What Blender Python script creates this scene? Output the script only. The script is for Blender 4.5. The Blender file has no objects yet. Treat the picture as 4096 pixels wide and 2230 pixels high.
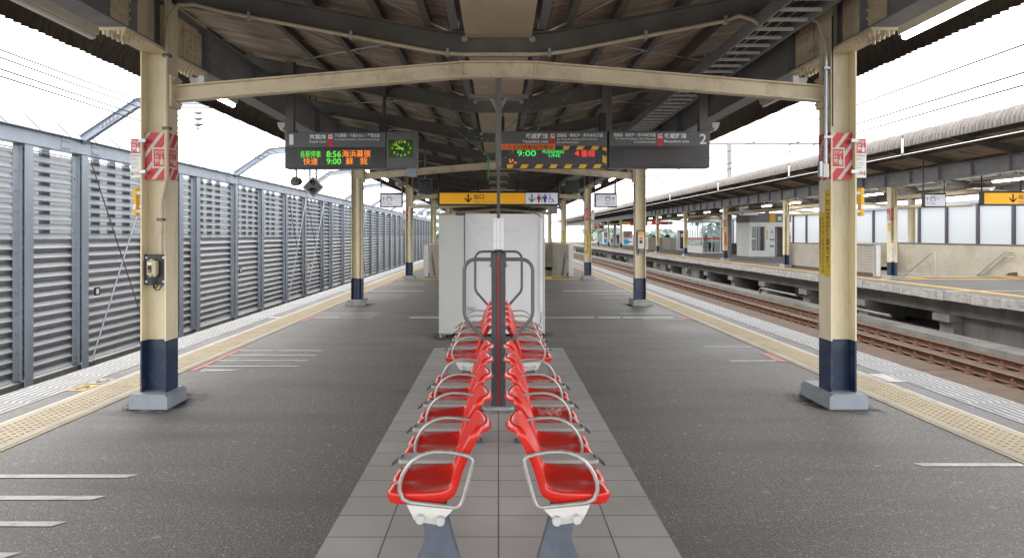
import bpy, bmesh, math, random
from mathutils import Vector
random.seed(7)
S = bpy.context.scene
COL = S.collection
PI = math.pi
F, VX, VY, H = 1717.0, 1254.0, 590.0, 1.5      # lens and horizon of the photograph, eye height


def P(x, y, Y):
    return ((x - VX) * Y / F, Y, H - (y - VY) * Y / F)


# ------------------------------------------------------------------ materials
def mat(name, base, rough=.6, metal=0., var=.15, scale=3., stretch=(1, 1, 1), bump=0., bscale=60., dirt=None, dirt_amt=.0,
        dscale=1.2, emit=None, estr=0., coat=0., spec=.5, dstretch=(1, 1, 1)):
    m = bpy.data.materials.new(name)
    m.use_nodes = True
    nt = m.node_tree
    N, L = nt.nodes, nt.links
    b = N['Principled BSDF']
    b.inputs['Roughness'].default_value = rough
    b.inputs['Metallic'].default_value = metal
    b.inputs['Specular IOR Level'].default_value = spec
    if coat:
        b.inputs['Coat Weight'].default_value = coat
        b.inputs['Coat Roughness'].default_value = .08
    base = tuple(base) + (1,)
    tc = N.new('ShaderNodeNewGeometry')
    last = None
    if var:
        mp = N.new('ShaderNodeMapping'); mp.inputs['Scale'].default_value = stretch
        L.new(tc.outputs['Position'], mp.inputs['Vector'])
        nz = N.new('ShaderNodeTexNoise'); nz.inputs['Scale'].default_value = scale; nz.inputs['Detail'].default_value = 6
        nz.inputs['Roughness'].default_value = .65
        L.new(mp.outputs[0], nz.inputs['Vector'])
        cr = N.new('ShaderNodeValToRGB')
        cr.color_ramp.elements[0].position = .3; cr.color_ramp.elements[1].position = .7
        cr.color_ramp.elements[0].color = tuple(c * (1 - var) for c in base[:3]) + (1,)
        cr.color_ramp.elements[1].color = tuple(min(1, c * (1 + var)) for c in base[:3]) + (1,)
        L.new(nz.outputs['Fac'], cr.inputs['Fac'])
        last = cr.outputs['Color']
    if dirt is not None:
        mp2 = N.new('ShaderNodeMapping'); mp2.inputs['Scale'].default_value = dstretch
        mp2.inputs['Location'].default_value = (3.1, 7.7, 1.3)
        L.new(tc.outputs['Position'], mp2.inputs['Vector'])
        n2 = N.new('ShaderNodeTexNoise'); n2.inputs['Scale'].default_value = dscale; n2.inputs['Detail'].default_value = 8
        n2.inputs['Roughness'].default_value = .7
        L.new(mp2.outputs[0], n2.inputs['Vector'])
        r2 = N.new('ShaderNodeValToRGB')
        r2.color_ramp.elements[0].position = .5; r2.color_ramp.elements[1].position = .72
        r2.color_ramp.elements[0].color = (0, 0, 0, 1); r2.color_ramp.elements[1].color = (dirt_amt,) * 3 + (1,)
        L.new(n2.outputs['Fac'], r2.inputs['Fac'])
        mx = N.new('ShaderNodeMix'); mx.data_type = 'RGBA'
        if last is not None:
            L.new(last, mx.inputs['A'])
        else:
            mx.inputs['A'].default_value = base
        mx.inputs['B'].default_value = tuple(dirt) + (1,)
        L.new(r2.outputs['Color'], mx.inputs['Factor'])
        last = mx.outputs['Result']
    if last is not None:
        L.new(last, b.inputs['Base Color'])
    else:
        b.inputs['Base Color'].default_value = base
    if bump:
        n3 = N.new('ShaderNodeTexNoise'); n3.inputs['Scale'].default_value = bscale; n3.inputs['Detail'].default_value = 4
        L.new(tc.outputs['Position'], n3.inputs['Vector'])
        bp = N.new('ShaderNodeBump'); bp.inputs['Strength'].default_value = bump; bp.inputs['Distance'].default_value = .01
        L.new(n3.outputs['Fac'], bp.inputs['Height']); L.new(bp.outputs['Normal'], b.inputs['Normal'])
    if emit is not None:
        b.inputs['Emission Color'].default_value = tuple(emit) + (1,)
        b.inputs['Emission Strength'].default_value = estr
    return m


def asphalt_mat(name, base=.105):
    m = bpy.data.materials.new(name); m.use_nodes = True
    nt = m.node_tree; N, L = nt.nodes, nt.links
    b = N['Principled BSDF']; b.inputs['Roughness'].default_value = .62
    g = N.new('ShaderNodeNewGeometry')

    def ramp(src, p0, p1, c0, c1):
        r = N.new('ShaderNodeValToRGB'); r.color_ramp.elements[0].position = p0; r.color_ramp.elements[1].position = p1
        r.color_ramp.elements[0].color = (c0,) * 3 + (1,); r.color_ramp.elements[1].color = (c1,) * 3 + (1,)
        L.new(src, r.inputs['Fac']); return r.outputs['Color']

    def mix(a, bb, fac):
        x = N.new('ShaderNodeMix'); x.data_type = 'RGBA'; L.new(fac, x.inputs['Factor']); L.new(a, x.inputs['A'])
        if isinstance(bb, tuple):
            x.inputs['B'].default_value = bb
        else:
            L.new(bb, x.inputs['B'])
        return x.outputs['Result']
    n1 = N.new('ShaderNodeTexNoise'); n1.inputs['Scale'].default_value = .55; n1.inputs['Detail'].default_value = 7
    L.new(g.outputs['Position'], n1.inputs['Vector'])
    r1 = N.new('ShaderNodeValToRGB')
    r1.color_ramp.elements[0].position = .32; r1.color_ramp.elements[1].position = .7
    r1.color_ramp.elements[0].color = (base * .76, base * .68, base * .59, 1)
    r1.color_ramp.elements[1].color = (base * 1.38, base * 1.27, base * 1.13, 1)
    L.new(n1.outputs['Fac'], r1.inputs['Fac'])
    # aggregate grains
    n2 = N.new('ShaderNodeTexNoise'); n2.inputs['Scale'].default_value = 75; n2.inputs['Detail'].default_value = 3
    L.new(g.outputs['Position'], n2.inputs['Vector'])
    c = mix(r1.outputs['Color'], (.032, .031, .030, 1), ramp(n2.outputs['Fac'], .33, .55, .85, 0))
    v = N.new('ShaderNodeTexVoronoi'); v.inputs['Scale'].default_value = 85
    L.new(g.outputs['Position'], v.inputs['Vector'])
    sp = ramp(v.outputs['Distance'], .14, .36, 1, 0)
    n3 = N.new('ShaderNodeTexNoise'); n3.inputs['Scale'].default_value = 26; n3.inputs['Detail'].default_value = 2
    L.new(g.outputs['Position'], n3.inputs['Vector'])
    ma = N.new('ShaderNodeMath'); ma.operation = 'MULTIPLY'
    L.new(sp, ma.inputs[0]); L.new(ramp(n3.outputs['Fac'], .46, .62, 0, .95), ma.inputs[1])
    c = mix(c, (.50, .485, .465, 1), ma.outputs[0])
    v3 = N.new('ShaderNodeTexVoronoi'); v3.inputs['Scale'].default_value = 34
    L.new(g.outputs['Position'], v3.inputs['Vector'])
    s3 = N.new('ShaderNodeSeparateColor'); L.new(v3.outputs['Color'], s3.inputs[0])
    m3 = N.new('ShaderNodeMath'); m3.operation = 'MULTIPLY'
    L.new(ramp(v3.outputs['Distance'], .10, .22, .4, 0), m3.inputs[0]); L.new(ramp(s3.outputs[1], .70, .74, 0, 1), m3.inputs[1])
    c = mix(c, (.50, .485, .465, 1), m3.outputs[0])
    # trodden gum spots
    v2 = N.new('ShaderNodeTexVoronoi'); v2.inputs['Scale'].default_value = 4.2
    L.new(g.outputs['Position'], v2.inputs['Vector'])
    sc = N.new('ShaderNodeSeparateColor'); L.new(v2.outputs['Color'], sc.inputs[0])
    mm = N.new('ShaderNodeMath'); mm.operation = 'MULTIPLY'
    L.new(ramp(v2.outputs['Distance'], .06, .11, .8, 0), mm.inputs[0]); L.new(ramp(sc.outputs[0], .30, .35, 0, 1), mm.inputs[1])
    c = mix(c, (.27, .265, .26, 1), mm.outputs[0])
    # wear streaks running along the walking direction
    mp = N.new('ShaderNodeMapping'); mp.inputs['Scale'].default_value = (.6, 3.0, 1)
    L.new(g.outputs['Position'], mp.inputs['Vector'])
    n4 = N.new('ShaderNodeTexNoise'); n4.inputs['Scale'].default_value = .8; n4.inputs['Detail'].default_value = 9
    L.new(mp.outputs[0], n4.inputs['Vector'])
    c = mix(c, (base * .55, base * .52, base * .48, 1), ramp(n4.outputs['Fac'], .48, .72, 0, .7))
    L.new(c, b.inputs['Base Color'])
    L.new(ramp(n1.outputs['Fac'], .3, .7, .5, .75), b.inputs['Roughness'])
    bp = N.new('ShaderNodeBump'); bp.inputs['Strength'].default_value = .55; bp.inputs['Distance'].default_value = .006
    L.new(n2.outputs['Fac'], bp.inputs['Height']); L.new(bp.outputs['Normal'], b.inputs['Normal'])
    return m


def tile_mat(name, c1, c2, joint, bw, bh, mortar, axes='XY', off=0., rough=.5, bump=.5, loc=(0, 0)):
    """rectangular tiles laid on two world axes"""
    m = bpy.data.materials.new(name); m.use_nodes = True
    nt = m.node_tree; N, L = nt.nodes, nt.links
    b = N['Principled BSDF']; b.inputs['Roughness'].default_value = rough
    g = N.new('ShaderNodeNewGeometry')
    sx = N.new('ShaderNodeSeparateXYZ'); L.new(g.outputs['Position'], sx.inputs[0])
    cb = N.new('ShaderNodeCombineXYZ')
    for k, a in enumerate(axes):
        ad = N.new('ShaderNodeMath'); ad.inputs[1].default_value = loc[k] + 40 * (bw if k == 0 else bh)
        L.new(sx.outputs[a], ad.inputs[0]); L.new(ad.outputs[0], cb.inputs[k])
    br = N.new('ShaderNodeTexBrick'); br.offset = off; br.squash = 1
    br.inputs['Scale'].default_value = 1
    br.inputs['Brick Width'].default_value = bw; br.inputs['Row Height'].default_value = bh
    br.inputs['Mortar Size'].default_value = mortar; br.inputs['Mortar Smooth'].default_value = .1
    br.inputs['Color1'].default_value = tuple(c1) + (1,); br.inputs['Color2'].default_value = tuple(c2) + (1,)
    br.inputs['Mortar'].default_value = tuple(joint) + (1,)
    L.new(cb.outputs[0], br.inputs['Vector'])
    nz = N.new('ShaderNodeTexNoise'); nz.inputs['Scale'].default_value = 1.7; nz.inputs['Detail'].default_value = 8
    L.new(g.outputs['Position'], nz.inputs['Vector'])
    cr = N.new('ShaderNodeValToRGB'); cr.color_ramp.elements[0].position = .3; cr.color_ramp.elements[1].position = .75
    cr.color_ramp.elements[0].color = (.78, .775, .76, 1); cr.color_ramp.elements[1].color = (1, 1, 1, 1)
    L.new(nz.outputs['Fac'], cr.inputs['Fac'])
    mx = N.new('ShaderNodeMix'); mx.data_type = 'RGBA'; mx.blend_type = 'MULTIPLY'; mx.inputs['Factor'].default_value = 1
    L.new(br.outputs['Color'], mx.inputs['A']); L.new(cr.outputs['Color'], mx.inputs['B'])
    L.new(mx.outputs['Result'], b.inputs['Base Color'])
    n2 = N.new('ShaderNodeTexNoise'); n2.inputs['Scale'].default_value = 140
    L.new(g.outputs['Position'], n2.inputs['Vector'])
    b1 = N.new('ShaderNodeBump'); b1.inputs['Strength'].default_value = bump * .5; b1.inputs['Distance'].default_value = .002
    L.new(n2.outputs['Fac'], b1.inputs['Height'])
    b2 = N.new('ShaderNodeBump'); b2.inputs['Strength'].default_value = bump; b2.inputs['Distance'].default_value = .003; b2.invert = True
    L.new(br.outputs['Fac'], b2.inputs['Height']); L.new(b1.outputs['Normal'], b2.inputs['Normal'])
    L.new(b2.outputs['Normal'], b.inputs['Normal'])
    return m


def translucent_mat(name, col, trans=.6, clear=.0):
    m = bpy.data.materials.new(name); m.use_nodes = True
    nt = m.node_tree; N, L = nt.nodes, nt.links
    out = N['Material Output']; N.remove(N['Principled BSDF'])
    d = N.new('ShaderNodeBsdfDiffuse'); d.inputs['Color'].default_value = tuple(col) + (1,)
    t = N.new('ShaderNodeBsdfTranslucent'); t.inputs['Color'].default_value = tuple(col) + (1,)
    mx = N.new('ShaderNodeMixShader'); mx.inputs[0].default_value = trans
    L.new(d.outputs[0], mx.inputs[1]); L.new(t.outputs[0], mx.inputs[2])
    if clear:
        tr = N.new('ShaderNodeBsdfTransparent'); m2 = N.new('ShaderNodeMixShader'); m2.inputs[0].default_value = clear
        L.new(mx.outputs[0], m2.inputs[1]); L.new(tr.outputs[0], m2.inputs[2]); L.new(m2.outputs[0], out.inputs[0])
    else:
        L.new(mx.outputs[0], out.inputs[0])
    return m


def glass_mat(name, tint=(.75, .82, .85), clear=.75):
    m = bpy.data.materials.new(name); m.use_nodes = True
    nt = m.node_tree; N, L = nt.nodes, nt.links
    out = N['Material Output']; N.remove(N['Principled BSDF'])
    t = N.new('ShaderNodeBsdfTransparent'); t.inputs['Color'].default_value = tuple(tint) + (1,)
    g = N.new('ShaderNodeBsdfGlossy'); g.inputs['Roughness'].default_value = .03
    mx = N.new('ShaderNodeMixShader'); mx.inputs[0].default_value = 1 - clear
    L.new(t.outputs[0], mx.inputs[1]); L.new(g.outputs[0], mx.inputs[2]); L.new(mx.outputs[0], out.inputs[0])
    return m


M = {}
M['asphalt'] = asphalt_mat('asphalt', .150)
M['asphalt2'] = asphalt_mat('asphalt_far', .13)
M['tile'] = tile_mat('bench_tile', (.41, .40, .38), (.38, .37, .35), (.095, .09, .085), .56, .26, .004, 'XY', 0, .55)
M['walltile'] = tile_mat('wall_tile', (.50, .455, .385), (.46, .42, .355), (.25, .225, .19), .20, .10, .008, 'YZ', 0, .35)
M['walltile_x'] = tile_mat('wall_tile_end', (.50, .455, .385), (.46, .42, .355), (.25, .225, .19), .20, .10, .008, 'XZ', 0, .35)
M['cream'] = mat('cream_paint', (.69, .61, .425), .45, 0, .07, 2.2, (1, 1, .35), dirt=(.36, .28, .18), dirt_amt=.45, dscale=3.5, dstretch=(2.5, 2.5, .5))
M['cream_top'] = mat('cream_beam_paint', (.66, .565, .40), .5, 0, .1, 3, dirt=(.25, .17, .10), dirt_amt=.6, dscale=5)
M['navy'] = mat('navy_paint', (.012, .030, .075), .38, 0, .25, 5, dirt=(.12, .12, .125), dirt_amt=.55, dscale=7)
M['plinth'] = mat('plinth_paint', (.27, .30, .34), .55, 0, .12, 5, bump=.2, dirt=(.13, .12, .11), dirt_amt=.5, dscale=5)
M['plinth2'] = mat('plinth_concrete', (.33, .33, .32), .8, 0, .2, 6, bump=.3, dirt=(.13, .12, .11), dirt_amt=.5, dscale=4)
M['steel_dark'] = mat('dark_roof_steel', (.115, .105, .094), .6, 0, .25, 3, dirt=(.17, .14, .11), dirt_amt=.4, dscale=4)
M['steel_grey'] = mat('grey_roof_steel', (.20, .20, .205), .55, 0, .15, 2, dirt=(.42, .42, .43), dirt_amt=.5, dscale=1.6, dstretch=(1, .5, 1.5))
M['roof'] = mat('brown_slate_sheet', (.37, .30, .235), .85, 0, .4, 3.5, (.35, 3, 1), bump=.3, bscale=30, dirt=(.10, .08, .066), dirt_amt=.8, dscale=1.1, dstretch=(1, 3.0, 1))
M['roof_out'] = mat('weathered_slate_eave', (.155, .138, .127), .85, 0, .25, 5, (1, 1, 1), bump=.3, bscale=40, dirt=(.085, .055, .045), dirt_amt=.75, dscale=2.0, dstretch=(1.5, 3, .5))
M['gutter'] = mat('gutter_paint', (.46, .39, .27), .6, 0, .12, 2, dirt=(.62, .58, .50), dirt_amt=.7, dscale=1.6)
M['galv'] = mat('galvanised_steel', (.42, .44, .46), .4, .7, .12, 6)
M['alu'] = mat('brushed_aluminium', (.62, .62, .61), .35, .8, .1, 8, (20, 1, 1))
M['stainless'] = mat('stainless_panel', (.52, .51, .49), .36, .75, .08, 4, (1, 1, 6))
M['fence'] = mat('fence_steel', (.29, .325, .375), .5, .2, .08, 3, (1, 1, .5), dirt=(.22, .20, .19), dirt_amt=.3, dscale=2.5, dstretch=(1, 2, .5))
M['louvre'] = mat('louvre_aluminium', (.36, .365, .38), .5, .2, .05, 2.2, (1, .6, 1), dirt=(.30, .295, .29), dirt_amt=.15, dscale=.9)
M['louvre_clear'] = translucent_mat('pale_louvre', (.36, .375, .40), .22, .03)
M['louvre_perf'] = translucent_mat('perforated_louvre', (.10, .105, .115), .2, .16)
def rib_dirt_shade(m, pitch, dark):  # darkens the rib valleys in the colour: painted shade along with dirt
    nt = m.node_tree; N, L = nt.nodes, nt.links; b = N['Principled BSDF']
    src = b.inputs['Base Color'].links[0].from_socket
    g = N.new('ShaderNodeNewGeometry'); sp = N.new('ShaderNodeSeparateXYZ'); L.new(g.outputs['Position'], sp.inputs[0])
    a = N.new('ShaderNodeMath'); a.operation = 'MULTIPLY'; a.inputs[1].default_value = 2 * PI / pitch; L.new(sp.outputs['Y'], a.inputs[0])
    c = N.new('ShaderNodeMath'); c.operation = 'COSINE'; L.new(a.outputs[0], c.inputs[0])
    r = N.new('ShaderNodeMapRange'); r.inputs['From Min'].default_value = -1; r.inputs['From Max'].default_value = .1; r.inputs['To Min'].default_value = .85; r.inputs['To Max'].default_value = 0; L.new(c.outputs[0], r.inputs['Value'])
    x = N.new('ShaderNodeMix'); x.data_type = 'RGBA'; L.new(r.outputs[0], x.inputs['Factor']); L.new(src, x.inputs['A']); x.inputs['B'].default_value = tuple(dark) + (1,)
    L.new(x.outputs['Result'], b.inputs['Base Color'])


rib_dirt_shade(M['roof_out'], .13, (.045, .032, .027))
M['roof_in'] = mat('shaded_slate_underside', (.10, .08, .065), .9, 0, .35, 5, (1, 2, 1))  # inner side of the curl, dark brown with its shade put into the colour
M['awning'] = translucent_mat('frosted_panel', (.85, .87, .89), .75, .25)
M['barrier'] = translucent_mat('white_barrier_panel', (.62, .635, .65), .6, .05)
M['white'] = mat('white_paint', (.80, .80, .78), .45, 0, .05, 4, dirt=(.45, .42, .38), dirt_amt=.3, dscale=3)
M['line'] = mat('worn_line_paint', (.56, .54, .49), .7, 0, .12, 8, dirt=(.16, .155, .15), dirt_amt=.75, dscale=9)
M['line2'] = mat('bright_line_paint', (.72, .72, .71), .6, 0, .1, 9, dirt=(.2, .2, .2), dirt_amt=.6, dscale=7)
M['pink'] = mat('worn_red_paint', (.48, .20, .18), .7, 0, .15, 9, dirt=(.20, .18, .17), dirt_amt=1, dscale=14)
M['tactile'] = mat('tactile_cream', (.39, .345, .26), .7, 0, .15, 3, dirt=(.27, .23, .17), dirt_amt=.65, dscale=4)
M['tactile_dot'] = mat('tactile_dot', (.40, .25, .08), .7, 0, .2, 20)
M['tactile_y'] = mat('tactile_orange', (.62, .38, .07), .7, 0, .2, 8, dirt=(.3, .22, .12), dirt_amt=.6, dscale=5)
M['nonslip'] = mat('nonslip_white', (.36, .357, .35), .6, 0, .12, 6, dirt=(.21, .206, .20), dirt_amt=.6, dscale=2)
M['groove'] = mat('dark_groove', (.10, .10, .10), .8, 0, .2, 9)
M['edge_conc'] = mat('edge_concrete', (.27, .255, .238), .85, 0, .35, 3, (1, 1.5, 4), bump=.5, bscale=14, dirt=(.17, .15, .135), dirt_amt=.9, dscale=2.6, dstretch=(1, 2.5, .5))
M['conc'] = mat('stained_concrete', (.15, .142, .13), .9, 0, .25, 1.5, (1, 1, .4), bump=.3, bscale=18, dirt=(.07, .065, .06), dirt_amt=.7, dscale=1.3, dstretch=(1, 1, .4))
M['conc_wall'] = mat('stair_wall_render', (.54, .49, .395), .8, 0, .12, 1.1, bump=.15, bscale=30, dirt=(.36, .32, .26), dirt_amt=.6, dscale=1.4)
M['bed'] = mat('track_bed', (.13, .12, .11), .95, 0, .4, 5, bump=.7, bscale=25)
M['slab'] = mat('rust_dusted_slab', (.075, .047, .031), .9, 0, .3, 2.5, (1, 1, 1), bump=.4, bscale=35, dirt=(.098, .071, .052), dirt_amt=.6, dscale=1.8)
M['kerb'] = mat('dusty_kerb', (.125, .10, .078), .9, 0, .3, 3, (1, 1, 3), bump=.3, bscale=20, dirt=(.06, .05, .042), dirt_amt=.7, dscale=2)
M['rail'] = mat('rusty_rail', (.088, .037, .018), .75, .15, .3, 8, (1, .4, 1))
M['railtop'] = mat('rail_head', (.27, .17, .11), .4, .6, .2, 8, (1, .4, 1))
M['fasten'] = mat('rusty_fastener', (.15, .073, .042), .8, .1, .35, 30)
M['red_seat'] = mat('red_seat_shell', (.60, .017, .009), .25, 0, .08, 9, dirt=(.45, .045, .03), dirt_amt=.5, dscale=14)
M['seat_metal'] = mat('cast_aluminium_grey', (.42, .41, .39), .38, .45, .1, 12, dirt=(.18, .16, .14), dirt_amt=.5, dscale=30)
M['table'] = mat('seat_table_laminate', (.42, .42, .40), .45, 0, .05, 8)
M['chrome'] = mat('chrome', (.7, .7, .7), .12, 1, 0)
M['leg'] = mat('bench_leg_paint', (.085, .10, .13), .5, 0, .2, 9, dirt=(.17, .18, .20), dirt_amt=.4, dscale=14)
M['post'] = mat('charcoal_paint', (.040, .044, .048), .42, 0, .12, 5, dirt=(.2, .2, .2), dirt_amt=.2, dscale=25)
M['tube'] = mat('grey_tube_paint', (.115, .115, .118), .38, 0, .1, 6)
M['stripe_red'] = mat('dark_red_insert', (.33, .012, .02), .45, 0, .15, 8)
M['cabinet'] = mat('pale_grey_cabinet', (.52, .53, .50), .45, 0, .05, 2, (1, 1, .4), dirt=(.36, .35, .32), dirt_amt=.35, dscale=2)
M['vinyl'] = mat('white_vinyl_sheet', (.72, .71, .71), .38, 0, .03, 2, bump=.0)
M['sign_grey'] = mat('sign_grey', (.10, .106, .11), .45, 0, .06, 3)
M['sign_black'] = mat('sign_black', (.017, .016, .017), .3, 0, .1, 3)
M['led_off'] = mat('unlit_led_panel', (.040, .032, .032), .35, 0, .05, 300)
M['txt_white'] = mat('sign_white', (.80, .80, .80), .5, 0, 0)
M['txt_black'] = mat('print_black', (.02, .02, .02), .6, 0, 0)
M['txt_grey'] = mat('print_grey', (.22, .22, .24), .6, 0, 0)
M['txt_red'] = mat('print_red', (.62, .03, .03), .5, 0, .06, 3)
M['txt_blue'] = mat('print_blue', (.02, .11, .62), .5, 0, 0)
M['red_sign'] = mat('red_sign_face', (.60, .02, .03), .45, 0, .05, 3)
M['led_g'] = mat('green_led', (.02, .2, .02), .5, 0, 0, emit=(.12, .80, .04), estr=.38)
M['led_g2'] = mat('bright_green_led', (.02, .2, .02), .5, 0, 0, emit=(.03, .9, .13), estr=.38)
M['led_o'] = mat('orange_led', (.2, .08, .0), .5, 0, 0, emit=(1, .23, .012), estr=.48)
M['led_r'] = mat('red_led', (.2, .02, .02), .5, 0, 0, emit=(1, .04, .035), estr=.38)
M['clock'] = mat('clock_glass', (.03, .07, .02), .12, 0, .3, 9, emit=(.05, .10, .02), estr=.04)
M['clock_ink'] = mat('clock_numerals', (.3, .6, .05), .4, 0, 0, emit=(.34, .58, .05), estr=.16)
M['yellow_lit'] = mat('lit_yellow_sign', (.70, .34, .010), .35, 0, .03, 2, emit=(.9, .42, .01), estr=.12)
M['white_lit'] = mat('lit_white_sign', (.60, .60, .65), .35, 0, .02, 2, emit=(.75, .75, .85), estr=.10)
M['yellow'] = mat('yellow_sticker', (.70, .47, .02), .5, 0, .08, 6)
M['yellow_box'] = mat('yellow_box', (.75, .42, .01), .4, 0, .05, 6)
M['orange'] = mat('orange_sticker', (.80, .17, .02), .5, 0, .05, 6)
M['warn_red'] = mat('warning_red', (.56, .028, .04), .45, 0, .05, 6)
M['warn_white'] = mat('warning_white', (.62, .56, .48), .5, 0, .06, 6)
M['lamp_body'] = mat('lamp_body', (.62, .61, .57), .4, 0, .06, 4)
M['lamp_on'] = mat('lit_tube', (.8, .8, .75), .4, 0, 0, emit=(1, .96, .82), estr=9)
M['lamp_off'] = mat('unlit_tube', (.72, .72, .70), .25, 0, 0)
M['wire'] = mat('wire_dark', (.05, .05, .05), .5, .3, 0)
M['cable_grey'] = mat('contact_wire', (.55, .55, .55), .35, .6, 0)
M['black'] = mat('black_plastic', (.016, .016, .017), .4, 0, .2, 8)
M['dark_lens'] = mat('dark_red_lens', (.07, .008, .01), .12, 0, 0, coat=.5)
M['porcelain'] = mat('porcelain', (.6, .6, .58), .25, 0, 0)
M['conduit'] = mat('cream_conduit', (.50, .42, .29), .5, 0, .1, 5, dirt=(.22, .17, .12), dirt_amt=.5, dscale=6)
M['beige_box'] = mat('beige_switch_box', (.46, .42, .26), .4, 0, .08, 12)
M['green'] = mat('green_cord', (.01, .17, .04), .6, 0, 0)
M['bulb'] = mat('clear_bulb', (.25, .23, .19), .15, 0, 0)
M['skin'] = mat('skin', (.42, .27, .20), .55, 0, 0)
M['hair'] = mat('dark_hair', (.012, .011, .011), .5, 0, 0)
M['cloth_navy'] = mat('navy_cloth', (.012, .022, .07), .8, 0, .2, 20)
M['cloth_black'] = mat('black_cloth', (.013, .013, .015), .8, 0, .2, 20)
M['cloth_brown'] = mat('brown_cloth', (.05, .035, .032), .8, 0, .2, 20)
M['denim'] = mat('denim_cloth', (.07, .11, .19), .8, 0, .2, 20)
M['vend'] = mat('vending_white', (.62, .63, .65), .35, 0, .04, 3)
M['vend_blue'] = mat('vending_blue', (.02, .30, .48), .4, 0, .05, 3)
M['glass'] = glass_mat('clear_glass')
M['wrap'] = translucent_mat('clear_plastic', (.8, .8, .8), .4, .62)
M['glass_dark'] = glass_mat('smoked_glass', (.30, .34, .36), .72)
M['leaf'] = mat('leaves', (.075, .11, .025), .7, 0, .5, 3)
M['leaf2'] = mat('far_leaves', (.13, .17, .15), .9, 0, .3, .3)
M['bark'] = mat('bark', (.08, .06, .04), .9, 0, .3, 4)
M['ground'] = mat('far_ground', (.17, .17, .155), .95, 0, .3, .05)
M['bldg'] = mat('pale_building', (.50, .50, .50), .8, 0, .1, .2)
M['brown_base'] = mat('brown_skirting', (.10, .06, .055), .6, 0, .3, 6)
M['gasket'] = mat('dark_red_post', (.10, .085, .11), .5, .3, .1, 3)


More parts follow.
